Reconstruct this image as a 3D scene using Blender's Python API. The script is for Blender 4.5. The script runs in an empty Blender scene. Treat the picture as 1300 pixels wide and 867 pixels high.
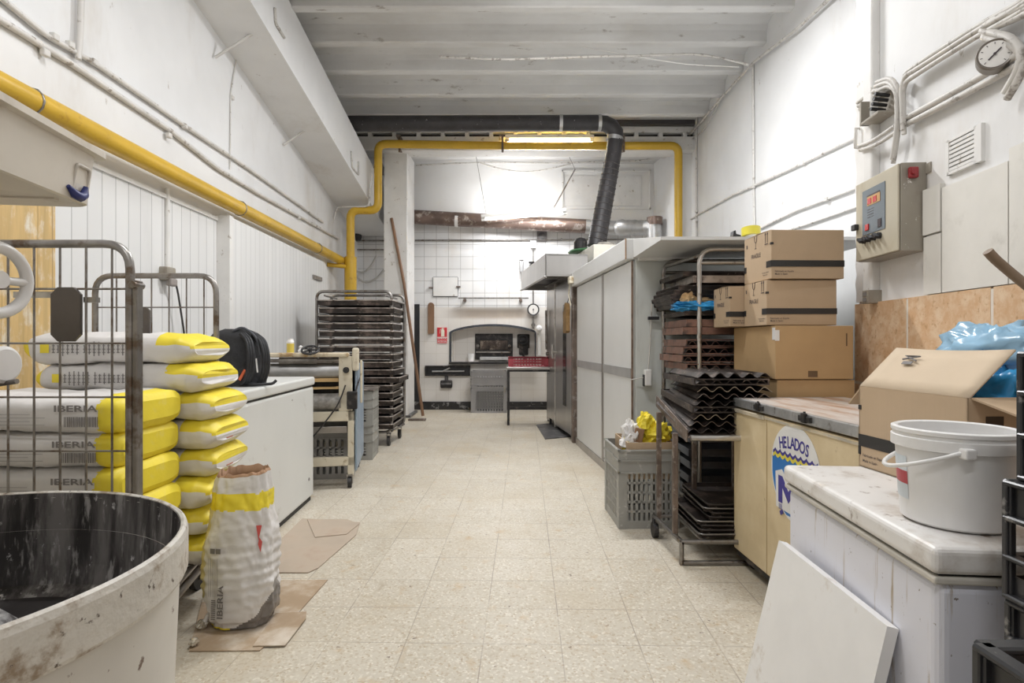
import bpy, bmesh, math, random
from mathutils import Vector, Matrix, noise
R = random.Random(7)
SC = bpy.context.scene
COL = SC.collection
PI = math.pi
rad = math.radians

# ------------------------------------------------------------------ camera, world, light, exposure
F, CH = 735.0, 1.15
cam = bpy.data.cameras.new('camera'); cam.lens = 36 * F / 1300; cam.sensor_width = 36; cam.clip_start = .05
camo = bpy.data.objects.new('camera', cam); COL.objects.link(camo)
camo.location = (0, 0, CH); camo.rotation_euler = (PI / 2, 0, 0)
SC.camera = camo
SC.view_settings.view_transform = 'Standard'; SC.view_settings.look = 'None'
SC.view_settings.gamma = 1; SC.view_settings.use_curve_mapping = False
SC.view_settings.exposure = 0.32
w = bpy.data.worlds.new('world'); SC.world = w; w.use_nodes = True
w.node_tree.nodes['Background'].inputs[0].default_value = (.8, .85, .9, 1)
w.node_tree.nodes['Background'].inputs[1].default_value = .3

LAMP_COL = (.985, .99, 1)
def area(name, loc, sx, sy, power, rot=(0, 0, 0), col=LAMP_COL, parent=None):
    l = bpy.data.lights.new(name, 'AREA'); l.shape = 'RECTANGLE'; l.size = sx; l.size_y = sy
    l.energy = power; l.color = col
    o = bpy.data.objects.new(name, l); COL.objects.link(o); o.location = loc; o.rotation_euler = rot
    if parent: o.parent = parent
    return o
# power of the fluorescent fittings, near and rear ones added (each is built with its lamp below)
POWER = dict(main=100, near=38, rear=30, lintel=84, hanging=24)

# ------------------------------------------------------------------ pixel -> place helpers (only used to lay the plan out)
def P(x, y, Z): return Vector(((x - 650) * Z / F, Z, CH - (y - 433.5) * Z / F))
def FL(x, y): return P(x, y, F * CH / (y - 433.5))
def LW(x, y, off=0.): return P(x, y, -(2.39 - off) / ((x - 650) / F + .0226))
def RW(x, y, off=0.): return P(x, y, (2.48 - off) / ((x - 650) / F - .027))
def NW(x, y, off=0.): return P(x, y, (1.648 - off) / ((x - 650) / F - .093))
def BW(x, y, off=0.): return P(x, y, 9.8 - off)
def lwx(Z, off=0.): return -(2.39 - off) - .0226 * Z
def rwx(Z, off=0.): return 2.48 - off + .027 * Z
def nwx(Z, off=0.): return 1.648 - off + .093 * Z

# ------------------------------------------------------------------ materials
def _n(nt, t, **k):
    n = nt.nodes.new(t)
    for a, b in k.items(): setattr(n, a, b)
    return n
def mixc(nt, fac, a, b, blend='MIX'):
    m = _n(nt, 'ShaderNodeMix', data_type='RGBA', blend_type=blend)
    for s, v in ((0, fac), (6, a), (7, b)):
        if hasattr(v, 'links'): nt.links.new(v, m.inputs[s])
        elif isinstance(v, (int, float)): m.inputs[s].default_value = v
        else: m.inputs[s].default_value = (*v[:3], 1)
    return m.outputs[2]
def ramp(nt, src, lo, hi):
    m = _n(nt, 'ShaderNodeMapRange', interpolation_type='SMOOTHSTEP'); nt.links.new(src, m.inputs[0])
    m.inputs[1].default_value = lo; m.inputs[2].default_value = hi
    return m.outputs[0]
def nz(nt, vec, scale, detail=4, stretch=(1, 1, 1), rough=.55):
    if stretch != (1, 1, 1):
        mp = _n(nt, 'ShaderNodeMapping'); mp.inputs['Scale'].default_value = stretch
        nt.links.new(vec, mp.inputs[0]); vec = mp.outputs[0]
    n = _n(nt, 'ShaderNodeTexNoise'); n.inputs['Scale'].default_value = scale; n.inputs['Detail'].default_value = detail
    n.inputs['Roughness'].default_value = rough
    nt.links.new(vec, n.inputs['Vector']); return n.outputs[0]
MATS = {}
def base_mat(name):
    m = bpy.data.materials.new(name); m.use_nodes = True; nt = m.node_tree
    b = nt.nodes['Principled BSDF']; tc = _n(nt, 'ShaderNodeTexCoord')
    return m, nt, b, tc.outputs['Object']
def setbump(nt, b, h, strength, dist=.01):
    bp = _n(nt, 'ShaderNodeBump'); bp.inputs['Strength'].default_value = strength; bp.inputs['Distance'].default_value = dist
    nt.links.new(h, bp.inputs['Height']); nt.links.new(bp.outputs[0], b.inputs['Normal'])
def mat(name, col, rough=.55, metal=0., var=.07, vscale=5, dirt=(), bump=0., bscale=30, bstretch=(1, 1, 1), alpha=1., emit=0., trans=0., vstretch=(1, 1, 1)):
    """colour with a soft noise variation; dirt = list of (colour, noise scale, lo, hi, stretch)"""
    if name in MATS: return MATS[name]
    m, nt, b, v = base_mat(name)
    n = ramp(nt, nz(nt, v, vscale, 4, vstretch), .3, .7)
    lo = tuple(c * (1 - var) for c in col); hi = tuple(min(1, c * (1 + var)) for c in col)
    c = mixc(nt, n, lo, hi)
    for (dc, ds, l, h, st) in dirt:
        c = mixc(nt, ramp(nt, nz(nt, v, ds, 6, st, .65), l - .075, h - .06), c, dc)
    nt.links.new(c, b.inputs['Base Color'])
    b.inputs['Roughness'].default_value = rough; b.inputs['Metallic'].default_value = metal
    if bump: setbump(nt, b, nz(nt, v, bscale, 3, bstretch), bump)
    if alpha < 1: b.inputs['Alpha'].default_value = alpha
    if trans: b.inputs['Transmission Weight'].default_value = trans
    if emit:
        b.inputs['Emission Color'].default_value = (*LAMP_COL, 1); b.inputs['Emission Strength'].default_value = emit
    MATS[name] = m; return m
def tile_vec(nt, v, ax, rot=0., off=(0, 0)):
    """2-D tile coordinates from object coordinates: ax = which axes are u, v"""
    s = _n(nt, 'ShaderNodeSeparateXYZ'); nt.links.new(v, s.inputs[0])
    c = _n(nt, 'ShaderNodeCombineXYZ'); nt.links.new(s.outputs[ax[0]], c.inputs[0]); nt.links.new(s.outputs[ax[1]], c.inputs[1])
    mp = _n(nt, 'ShaderNodeMapping'); mp.inputs['Location'].default_value = (off[0], off[1], 0); mp.inputs['Rotation'].default_value = (0, 0, rot)
    nt.links.new(c.outputs[0], mp.inputs[0]); return mp.outputs[0]
def brick(nt, vec, w, h, mortar, c1, c2, cm, offset=0., smooth=.1):
    t = _n(nt, 'ShaderNodeTexBrick', offset=offset, squash=1.); nt.links.new(vec, t.inputs['Vector'])
    for k, val in (('Scale', 1), ('Mortar Size', mortar), ('Mortar Smooth', smooth), ('Bias', 0), ('Brick Width', w), ('Row Height', h)):
        t.inputs[k].default_value = val
    for k, val in (('Color1', c1), ('Color2', c2), ('Mortar', cm)): t.inputs[k].default_value = (*val, 1)
    return t

def floor_mat():
    m, nt, b, v = base_mat('terrazzo tiles')
    tv = tile_vec(nt, v, (0, 1), rad(1.3), (.16, -3.075))
    t = brick(nt, tv, .2965, .2915, .0021, (.60, .55, .46), (.55, .50, .41), (.48, .43, .35))
    vo = _n(nt, 'ShaderNodeTexVoronoi'); vo.inputs['Scale'].default_value = 120; nt.links.new(v, vo.inputs['Vector'])
    sp = _n(nt, 'ShaderNodeSeparateColor'); nt.links.new(vo.outputs['Color'], sp.inputs[0])
    c = t.outputs['Color']
    c = mixc(nt, ramp(nt, sp.outputs[0], .62, 1.3), c, (.82, .78, .69))
    c = mixc(nt, ramp(nt, sp.outputs[1], .62, 1.25), c, (.40, .30, .18))
    c = mixc(nt, .9, c, c)
    vo2 = _n(nt, 'ShaderNodeTexVoronoi'); vo2.inputs['Scale'].default_value = 22; nt.links.new(v, vo2.inputs['Vector'])
    dk = ramp(nt, nz(nt, v, 30, 2), .69, .75)
    c = mixc(nt, dk, c, (.23, .18, .14))
    c = mixc(nt, ramp(nt, nz(nt, v, 1.1, 5), .45, .85), c, (.50, .42, .30))
    rust = ramp(nt, nz(nt, v, 9, 5), .58, .80)
    c = mixc(nt, rust, c, (.52, .38, .22))
    # keep the joints visible
    fd = _n(nt, 'ShaderNodeMath', operation='MULTIPLY'); nt.links.new(t.outputs['Fac'], fd.inputs[0]); nt.links.new(ramp(nt, nz(nt, v, 2.3, 4), .36, .62), fd.inputs[1])
    c = mixc(nt, fd.outputs[0], c, (.33, .28, .225))
    c = mixc(nt, ramp(nt, nz(nt, v, 7, 6, (1, .45, 1), .7), .60, .74), c, (.43, .36, .27))
    nt.links.new(c, b.inputs['Base Color'])
    r = _n(nt, 'ShaderNodeMapRange'); nt.links.new(nz(nt, v, 5, 5), r.inputs[0])
    r.inputs[1].default_value = .3; r.inputs[2].default_value = .7; r.inputs[3].default_value = .30; r.inputs[4].default_value = .52
    nt.links.new(r.outputs[0], b.inputs['Roughness'])
    setbump(nt, b, nz(nt, v, 60, 2), .05, .004)
    return m
def back_wall_mat():
    m, nt, b, v = base_mat('white wall tiles and plaster')
    tv = tile_vec(nt, v, (0, 2), 0, (.05, .08))
    t = brick(nt, tv, .205, .205, .0035, (.84, .83, .82), (.79, .79, .79), (.42, .41, .40))
    s = _n(nt, 'ShaderNodeSeparateXYZ'); nt.links.new(v, s.inputs[0])
    low = brick(nt, tv, .205, .205, .0028, (.80, .765, .72), (.77, .74, .70), (.66, .62, .57))
    c = mixc(nt, ramp(nt, s.outputs[2], 1.72, 1.74), low.outputs['Color'], t.outputs['Color'])
    # soot band over the oven arch
    z1 = ramp(nt, s.outputs[2], 1.50, 1.585); z2 = ramp(nt, s.outputs[2], 1.735, 1.66)
    x1 = ramp(nt, s.outputs[0], -1.25, -.75); x2 = ramp(nt, s.outputs[0], .45, .1)
    def mul(a, bb):
        q = _n(nt, 'ShaderNodeMath', operation='MULTIPLY')
        for i, u in enumerate((a, bb)):
            if hasattr(u, 'links'): nt.links.new(u, q.inputs[i])
            else: q.inputs[i].default_value = u
        return q.outputs[0]
    soot = mul(mul(mul(z1, z2), mul(x1, x2)), .8)
    c = mixc(nt, soot, c, (.36, .29, .23))
    c = mixc(nt, mul(ramp(nt, nz(nt, v, 2.2, 5, (1, 1, .5)), .56, .8), .5), c, (.66, .60, .52))
    plaster = mixc(nt, ramp(nt, nz(nt, v, 1.5, 5), .4, .75), (.84, .835, .825), (.78, .765, .745))
    c = mixc(nt, ramp(nt, s.outputs[2], 3.125, 3.135), c, plaster)
    nt.links.new(c, b.inputs['Base Color']); b.inputs['Roughness'].default_value = .3
    return m
def board_mat(name, ax, wd, col, line, off=0.):
    """tongue-and-groove boards: vertical joints every wd metres"""
    m, nt, b, v = base_mat(name)
    tv = tile_vec(nt, v, ax, 0, (off, 20))
    t = brick(nt, tv, wd, 60, .004, col, tuple(c * .95 for c in col), line, 0., .4)
    c = mixc(nt, ramp(nt, nz(nt, v, 3, 5, (1, 1, .25)), .55, .85), t.outputs['Color'], tuple(c * .82 for c in col))
    nt.links.new(c, b.inputs['Base Color']); b.inputs['Roughness'].default_value = .45
    setbump(nt, b, t.outputs['Fac'], -.6, .006)
    return m
def stone_tile_mat():
    m, nt, b, v = base_mat('beige stone tiles')
    tv = tile_vec(nt, v, (1, 2), 0, (-2.668 + 2.668 - .0, 0))
    c = mixc(nt, ramp(nt, nz(nt, v, 14, 6, rough=.7), .35, .68), (.66, .42, .24), (.78, .60, .42))
    c = mixc(nt, ramp(nt, nz(nt, v, 38, 4), .55, .72), c, (.52, .31, .16))
    nt.links.new(c, b.inputs['Base Color']); b.inputs['Roughness'].default_value = .4
    return m

WHITE = mat('white painted plaster', (.80, .80, .80), .75, var=.035, vscale=1.6, bump=.12, bscale=9, dirt=[((.66, .63, .59), 1.3, .60, .85, (1, 1, .35)), ((.5, .46, .42), 14, .74, .80, (1, 1, .5))])
CEIL = mat('old white ceiling paint', (.69, .685, .675), .8, var=.05, vscale=1.3, bump=.25, bscale=14, dirt=[((.55, .53, .50), 1.1, .52, .8, (.3, 1, 1)), ((.34, .31, .28), 9, .70, .78, (.4, 1.4, 1))])
TRIMW = mat('white gloss paint', (.80, .79, .77), .4, var=.04, dirt=[((.45, .40, .35), 11, .69, .76, (1, 1, 1))])
CONDUIT = mat('painted conduit', (.70, .68, .65), .5, var=.08, dirt=[((.35, .31, .27), 16, .64, .72, (1, 1, 1))])
CABLE = mat('grey white cable', (.60, .575, .54), .55, var=.1, dirt=[((.3, .27, .24), 18, .6, .7, (1, 1, 1))])
GASY = mat('yellow gas pipe paint', (.64, .40, .035), .34, var=.07, vscale=4, dirt=[((.48, .27, .03), 9, .66, .78, (1, 1, 1))])
DUCTB = mat('dark lagged duct', (.040, .037, .039), .5, var=.2, vscale=7, bump=.15, bscale=30, dirt=[((.45, .43, .42), 22, .74, .78, (1, 1, 1))])
DUCTR = mat('brown dusty duct', (.17, .12, .10), .38, metal=.5, var=.2, vscale=5, dirt=[((.5, .44, .4), 9, .6, .75, (1, 1, 1))])
GALV = mat('galvanised metal', (.50, .50, .50), .42, metal=.8, var=.14, vscale=9)
STEEL = mat('dull tube steel', (.30, .285, .27), .36, metal=.9, var=.2, vscale=10, dirt=[((.16, .12, .09), 12, .58, .72, (1, 1, 1))])
BRIGHT = mat('bright tube steel', (.60, .58, .55), .28, metal=.9, var=.12, vscale=10, dirt=[((.22, .18, .15), 14, .64, .75, (1, 1, 1))])
RUSTY = mat('brown stained steel', (.20, .155, .13), .45, metal=.6, var=.25, vscale=9, dirt=[((.40, .36, .33), 15, .6, .72, (1, 1, 1))])
STAIN = mat('brushed stainless steel', (.50, .485, .47), .30, metal=.9, var=.08, vscale=4, vstretch=(1, 1, .15), bump=.03, bscale=60, bstretch=(1, 1, .05))
STAIND = mat('tarnished stainless steel', (.40, .375, .355), .33, metal=.85, var=.14, vscale=4, vstretch=(1, 1, .15))
COLD = mat('pale grey enamel', (.70, .70, .69), .35, var=.03, vscale=2)
BLACK = mat('black plastic', (.022, .022, .024), .4, var=.2)
BLKM = mat('black sooty iron', (.028, .026, .026), .5, metal=.3, var=.3, vscale=12, dirt=[((.12, .10, .09), 12, .6, .75, (1, 1, 1))])
TRAYM = mat('blackened baking tin', (.044, .035, .031), .48, metal=.25, var=.35, vscale=8, dirt=[((.17, .13, .11), 9, .58, .75, (1, 1, 1)), ((.30, .25, .21), 26, .68, .75, (1, 1, 1))])
TRAYE = mat('worn tray edge', (.46, .41, .37), .36, metal=.7, var=.2, vscale=12, dirt=[((.13, .10, .09), 10, .55, .72, (1, 1, 1))])
TRAYR = mat('red brown coated tray', (.25, .135, .10), .48, metal=.2, var=.2, vscale=10, dirt=[((.10, .07, .06), 9, .56, .74, (1, 1, 1)), ((.52, .40, .33), 22, .68, .76, (1, 1, 1))])
TRAYB = mat('blue grey tray', (.15, .155, .175), .35, metal=.6, var=.2, vscale=6)
CARD = mat('brown cardboard', (.52, .385, .255), .8, var=.05, vscale=3, bump=.05, bscale=80, bstretch=(1, 1, .05))
CARD2 = mat('tan cardboard', (.52, .345, .175), .8, var=.06, vscale=3)
CARDL = mat('pale cardboard inside', (.66, .53, .385), .8, var=.04)
CARDF = mat('dusty floor cardboard', (.39, .285, .185), .85, var=.08, vscale=3, dirt=[((.64, .57, .48), 3.2, .50, .75, (1, 1, 1))])
CARDG = mat('pale trodden cardboard', (.45, .37, .29), .85, var=.06, vscale=3, dirt=[((.42, .32, .24), 3, .56, .8, (1, 1, 1))])
TAPE = mat('black tape', (.030, .028, .028), .35)
INK = mat('dark print', (.07, .055, .06), .6)
INKG = mat('grey print', (.22, .205, .20), .7)
PAPER = mat('white sack paper', (.72, .70, .685), .65, var=.05, vscale=6, bump=.35, bscale=9, bstretch=(1, 1, 2))
YEL = mat('yellow sack print', (.86, .70, .045), .5, var=.05, vscale=6, bump=.3, bscale=11, dirt=[((.88, .80, .45), 5, .72, .95, (1, 1, 1))])
KRAFT = mat('brown kraft lining', (.34, .20, .115), .8, var=.12, vscale=9, bump=.2, bscale=18)
FREEZ = mat('off white freezer enamel', (.70, .705, .68), .35, var=.025, vscale=2, dirt=[((.55, .53, .49), 5, .68, .8, (1, 1, 1))])
FREEZB = mat('cool white freezer enamel', (.74, .745, .815), .3, var=.02, vscale=2, dirt=[((.40, .32, .23), 30, .645, .73, (1, 1, .055)), ((.2, .16, .13), 46, .715, .75, (1, 1, .8))])
FREEZT = mat('stained freezer lid', (.80, .78, .755), .35, var=.03, vscale=3, dirt=[((.52, .46, .40), 5, .56, .76, (1, 1, 1)), ((.30, .24, .20), 15, .67, .75, (1, 1, 1))])
HELY = mat('yellowed cream steel', (.66, .53, .325), .42, var=.06, vscale=2.5, dirt=[((.74, .62, .42), 2.5, .5, .75, (1, 1, 1)), ((.40, .28, .14), 17, .71, .76, (1, 1, .5))])
HELT = mat('worn white lid', (.66, .60, .55), .35, var=.06, vscale=4, dirt=[((.45, .27, .17), 2.3, .52, .68, (.6, 3, 1))])
LIDM = mat('scuffed metal edging', (.50, .50, .50), .35, metal=.7, var=.15, vscale=14, dirt=[((.2, .17, .15), 12, .62, .73, (1, 1, 1))])
PLASW = mat('white plastic', (.83, .82, .81), .35, var=.02, dirt=[((.70, .66, .60), 6, .66, .85, (1, 1, 1))])
PLASC = mat('cream plastic', (.72, .67, .585), .4, var=.05, vscale=4, dirt=[((.50, .43, .34), 5, .58, .78, (1, 1, .6))])
PLASG = mat('grey crate plastic', (.335, .33, .305), .45, var=.06, vscale=6, dirt=[((.50, .48, .45), 16, .66, .75, (1, 1, 1))])
PLASD = mat('warm grey crate plastic', (.30, .29, .285), .45, var=.06)
PLASK = mat('black crate plastic', (.030, .030, .033), .28, var=.2, dirt=[((.25, .24, .23), 18, .68, .76, (1, 1, 1))])
PLASR = mat('red crate plastic', (.44, .07, .09), .4, var=.1)
CREAM = mat('cream machine paint', (.68, .62, .49), .42, var=.06, vscale=4, dirt=[((.34, .25, .14), 10, .62, .74, (1, 1, 1))])
BLUEP = mat('blue machine paint', (.25, .32, .40), .45, var=.08, dirt=[((.50, .53, .56), 11, .66, .75, (1, 1, 1))])
BOWLW = mat('chipped white enamel', (.66, .635, .585), .42, var=.05, vscale=4, dirt=[((.43, .33, .21), 6, .62, .78, (1, 1, .3)), ((.16, .10, .07), 26, .715, .745, (1, 1, 1))])
BOWLR = mat('dirty white enamel rim', (.66, .63, .57), .5, var=.08, vscale=8, bump=.4, bscale=40, dirt=[((.30, .23, .16), 16, .55, .72, (1, 1, 1)), ((.10, .07, .05), 30, .69, .74, (1, 1, 1))])
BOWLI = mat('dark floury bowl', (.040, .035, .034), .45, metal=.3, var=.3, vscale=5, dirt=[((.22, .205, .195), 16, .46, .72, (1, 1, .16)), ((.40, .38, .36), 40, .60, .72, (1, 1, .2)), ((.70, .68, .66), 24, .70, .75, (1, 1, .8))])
FLOUR = mat('flour dust', (.55, .54, .53), .9, var=.15, vscale=9, bump=.5, bscale=30, dirt=[((.10, .09, .088), 12, .52, .70, (1, 1, 1))])
WOOD = mat('brown wood', (.23, .125, .068), .5, var=.2, vscale=6, vstretch=(1, 1, .2))
WOODL = mat('worn pale wood', (.36, .24, .15), .55, var=.15, vscale=8)
PLY = mat('floury yellow plywood', (.66, .46, .20), .6, var=.14, vscale=4, vstretch=(4, 4, .4), dirt=[((.80, .74, .62), 9, .56, .74, (1, 1, .5)), ((.42, .27, .10), 9, .60, .78, (4, 4, .15)), ((.34, .22, .10), 3, .66, .72, (12, 12, .02))])
PLAQUE = mat('brown metal plate', (.115, .10, .09), .45, metal=.5, var=.2, dirt=[((.45, .43, .41), 9, .70, .76, (1, 1, 1))])
CLOTH = mat('black nylon', (.022, .023, .027), .6, var=.3, vscale=14, bump=.3, bscale=60)
CLOTHG = mat('grey nylon', (.075, .08, .095), .6, var=.2)
PIPING = mat('grey piping', (.42, .42, .43), .5)
ORANGE = mat('orange tag', (.75, .16, .06), .5)
BLUEB = mat('blue plastic film', (.05, .33, .66), .22, var=.25, vscale=9, alpha=.93)
BLUEL = mat('pale blue plastic film', (.36, .60, .80), .2, var=.2, vscale=9, alpha=.88)
SIGNR = mat('red sign', (.62, .035, .045), .4)
SIGNW = mat('white sign', (.85, .83, .80), .4)
SIGNC = mat('cream sign mark', (.85, .80, .66), .4)
STKW = mat('white sticker', (.74, .735, .72), .35)
STKB = mat('blue sticker ink', (.02, .17, .50), .35, var=.05)
STKN = mat('navy sticker ink', (.045, .035, .26), .35)
STKY = mat('yellow sticker ink', (.72, .62, .06), .35)
PANEL = mat('dirty shaded beige enamel', (.33, .30, .25), .42, var=.07, vscale=4, dirt=[((.24, .20, .16), 4, .55, .8, (1, 1, .5)), ((.75, .72, .68), 30, .71, .75, (1, 1, 1))])  # base tone darkened for the housing's less lit side; noise adds dirt
PANELF = mat('blue grey fascia', (.15, .18, .205), .35, var=.05)
DISPO = mat('orange display', (.58, .34, .14), .4)
DISPR = mat('red lens', (.55, .03, .03), .25)
GREEN = mat('green paint', (.045, .14, .055), .5, var=.2)
DIAL = mat('white dial', (.82, .80, .77), .4)
TUBE = mat('lit fluorescent tube', (1, 1, 1), .4, emit=6)
RUBBER = mat('dark rubber', (.030, .028, .027), .6, var=.2)
BLUEC = mat('blue clip', (.02, .03, .16), .4)
DOUGH = mat('tan paper', (.66, .44, .22), .6, var=.12)
SLATE = mat('worn dark steel plate', (.13, .128, .132), .42, metal=.6, var=.15, vscale=5, dirt=[((.28, .27, .27), 7, .55, .75, (1, 1, 1))])
MARB = mat('black marbled skirting', (.022, .021, .022), .3, var=.3, vscale=8, dirt=[((.28, .27, .26), 7, .62, .70, (1, 1, 1))])
WIREW = mat('pale hose', (.55, .53, .50), .5)
FLOORM = floor_mat(); BACKM = back_wall_mat(); STONE = stone_tile_mat()
TGP = board_mat('white tongue and groove boards', (1, 2), .1235, (.79, .79, .785), (.44, .44, .44), .0)
TGP2 = board_mat('narrow white boards', (1, 2), .100, (.80, .80, .79), (.58, .58, .575), .0)
# ------------------------------------------------------------------ mesh builder
def fillet(pts, r, k=4, closed=False):
    pts = [Vector(p) for p in pts]; out = []; n = len(pts)
    for i, p in enumerate(pts):
        if not closed and (i == 0 or i == n - 1): out.append(p); continue
        a, b = pts[i - 1], pts[(i + 1) % n]
        da, db = (a - p), (b - p)
        d = min(r, da.length * .48, db.length * .48)
        s, e = p + da.normalized() * d, p + db.normalized() * d
        for j in range(k + 1):
            t = j / k; out.append((1 - t) ** 2 * s + 2 * t * (1 - t) * p + t * t * e)
    return out
class MB:
    def __init__(self, T=None):
        """T: a thing whose world place is undone, so that the mesh may be given in room coordinates"""
        self.v = []; self.f = []; self.m = []; self.s = []
        self.M = xf(T).inverted() if T is not None else Matrix()
    def add(self, vs, fs, mi=0, smooth=False, M=None):
        o = len(self.v); MM = self.M @ M if M is not None else self.M
        self.v += [MM @ Vector(p) for p in vs]
        for f in fs: self.f.append([i + o for i in f]); self.m.append(mi if isinstance(mi, int) else 0); self.s.append(smooth)
        return self
    def box(self, x0, x1, y0, y1, z0, z1, mi=0, bev=0., seg=2, M=None):
        if bev <= 0:
            vs = [(x, y, z) for z in (z0, z1) for y in (y0, y1) for x in (x0, x1)]
            return self.add(vs, [(0, 2, 3, 1), (4, 5, 7, 6), (0, 1, 5, 4), (2, 6, 7, 3), (0, 4, 6, 2), (1, 3, 7, 5)], mi, False, M)
        bm = bmesh.new(); bmesh.ops.create_cube(bm, size=1)
        for q in bm.verts: q.co = Vector(((x0 + x1) / 2 + q.co.x * (x1 - x0), (y0 + y1) / 2 + q.co.y * (y1 - y0), (z0 + z1) / 2 + q.co.z * (z1 - z0)))
        b = min(bev, abs(x1 - x0) * .45, abs(y1 - y0) * .45, abs(z1 - z0) * .45)
        bmesh.ops.bevel(bm, geom=bm.edges[:], offset=b, segments=seg, profile=.5, affect='EDGES')
        bm.verts.index_update()
        self.add([q.co.copy() for q in bm.verts], [[q.index for q in f.verts] for f in bm.faces], mi, False, M); bm.free()
        return self
    def tube(self, pts, r, n=8, mi=0, closed=False, M=None, ry=None):
        pts = [Vector(p) for p in pts]; N = len(pts)
        rs = r if isinstance(r, (list, tuple)) else [r] * N
        tang = []
        for i in range(N):
            a = pts[i - 1] if (closed or i > 0) else pts[i]; b = pts[(i + 1) % N] if (closed or i < N - 1) else pts[i]
            t = b - a; tang.append(t.normalized() if t.length > 1e-9 else Vector((0, 0, 1)))
        u = tang[0].orthogonal().normalized(); vs = []
        for i in range(N):
            u = (u - tang[i] * u.dot(tang[i]))
            u = u.normalized() if u.length > 1e-6 else tang[i].orthogonal().normalized()
            w_ = tang[i].cross(u)
            sc = 1.
            if 0 < i < N - 1 or closed:
                d = (pts[i] - pts[i - 1]).normalized(); c = d.dot(tang[i]); sc = 1 / max(c, .6)
            for k in range(n):
                a = 2 * PI * k / n; vs.append(pts[i] + (u * math.cos(a) + w_ * math.sin(a)) * rs[i] * (sc if sc < 1.3 else 1.15))
        fs = []
        for i in range(N if closed else N - 1):
            j = (i + 1) % N
            for k in range(n): fs.append((i * n + k, i * n + (k + 1) % n, j * n + (k + 1) % n, j * n + k))
        self.add(vs, fs, mi, True, M)
        if not closed:
            o = 0; self.add([vs[k] for k in range(n)], [tuple(reversed(range(n)))], mi, False, M)
            self.add([vs[(N - 1) * n + k] for k in range(n)], [tuple(range(n))], mi, False, M)
        return self
    def cyl(self, a, b, r, n=16, mi=0, M=None, r2=None):
        return self.tube([a, b], [r, r if r2 is None else r2], n, mi, False, M)
    def lathe(self, prof, n=32, c=(0, 0, 0), mi=0, M=None, sx=1., sy=1., smooth=True, mis=None, caps=True):
        """prof: (radius, height) pairs; mis: material index per profile segment"""
        vs = []; k = len(prof)
        for (r, z) in prof:
            for i in range(n):
                a = 2 * PI * i / n; vs.append((c[0] + r * sx * math.cos(a), c[1] + r * sy * math.sin(a), c[2] + z))
        for j in range(k - 1):
            fs = [(j * n + i, j * n + (i + 1) % n, (j + 1) * n + (i + 1) % n, (j + 1) * n + i) for i in range(n)]
            idx = sorted({i for f in fs for i in f}); mp = {q: t for t, q in enumerate(idx)}
            self.add([vs[q] for q in idx], [[mp[q] for q in f] for f in fs], mis[j] if mis else mi, smooth, M)
        if not caps or abs(prof[0][0] - prof[-1][0]) < 1e-6 and abs(prof[0][1] - prof[-1][1]) < 1e-6: return self
        if prof[0][0] > 1e-6: self.add(vs[:n], [tuple(reversed(range(n)))], mis[0] if mis else mi, False, M)
        if prof[-1][0] > 1e-6: self.add(vs[-n:], [tuple(range(n))], mis[-1] if mis else mi, False, M)
        return self
    def prism(self, poly, z0, z1, mi=0, M=None, caps=True):
        n = len(poly); vs = [(p[0], p[1], z0) for p in poly] + [(p[0], p[1], z1) for p in poly]
        fs = [(i, (i + 1) % n, n + (i + 1) % n, n + i) for i in range(n)]
        if caps: fs += [tuple(reversed(range(n))), tuple(range(n, 2 * n))]
        return self.add(vs, fs, mi, False, M)
    def surf(self, fn, nu, nv, mi=0, M=None, smooth=True, mfn=None, wrapu=False):
        """fn(i, j) -> point on a (nu+1) x (nv+1) grid"""
        vs = [fn(i, j) for j in range(nv + 1) for i in range(nu + (0 if wrapu else 1))]
        W = nu if wrapu else nu + 1; by = {}
        for j in range(nv):
            for i in range(nu):
                f = (j * W + i, j * W + (i + 1) % W, (j + 1) * W + (i + 1) % W, (j + 1) * W + i)
                by.setdefault(mfn(i, j) if mfn else mi, []).append(f)
        o = len(self.v); MM = self.M @ M if M is not None else self.M
        self.v += [MM @ Vector(p) for p in vs]
        for k, fs in by.items():
            for f in fs: self.f.append([q + o for q in f]); self.m.append(k); self.s.append(smooth)
        return self
    def text(self, s, size, M, mi=0, align='CENTER', sx=1.):
        vs, fs = text_mesh(s)
        if align == 'CENTER':
            xs = [p[0] for p in vs]; c = (min(xs) + max(xs)) / 2
        else: c = min(p[0] for p in vs)
        return self.add([((p[0] - c) * size * sx, p[1] * size, 0) for p in vs], fs, mi, False, M)
    def build(self, name, mats, parent=None, loc=None, rotz=0., weld=0., solid=0., recalc=False):
        me = bpy.data.meshes.new(name); me.from_pydata([tuple(p) for p in self.v], [], self.f)
        for m_ in (mats if isinstance(mats, (list, tuple)) else [mats]): me.materials.append(m_)
        me.polygons.foreach_set('material_index', self.m); me.polygons.foreach_set('use_smooth', self.s)
        if weld or recalc:
            bm = bmesh.new(); bm.from_mesh(me)
            if weld: bmesh.ops.remove_doubles(bm, verts=bm.verts[:], dist=weld)
            if recalc: bmesh.ops.recalc_face_normals(bm, faces=bm.faces[:])
            bm.to_mesh(me); bm.free()
        me.update()
        o = bpy.data.objects.new(name, me); COL.objects.link(o)
        if parent is not None: o.parent = parent
        if loc is not None: o.location = loc; o.rotation_euler = (0, 0, rotz)
        if solid:
            md = o.modifiers.new('thickness', 'SOLIDIFY'); md.thickness = solid; md.offset = 0
        return o
_TX = {}
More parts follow.
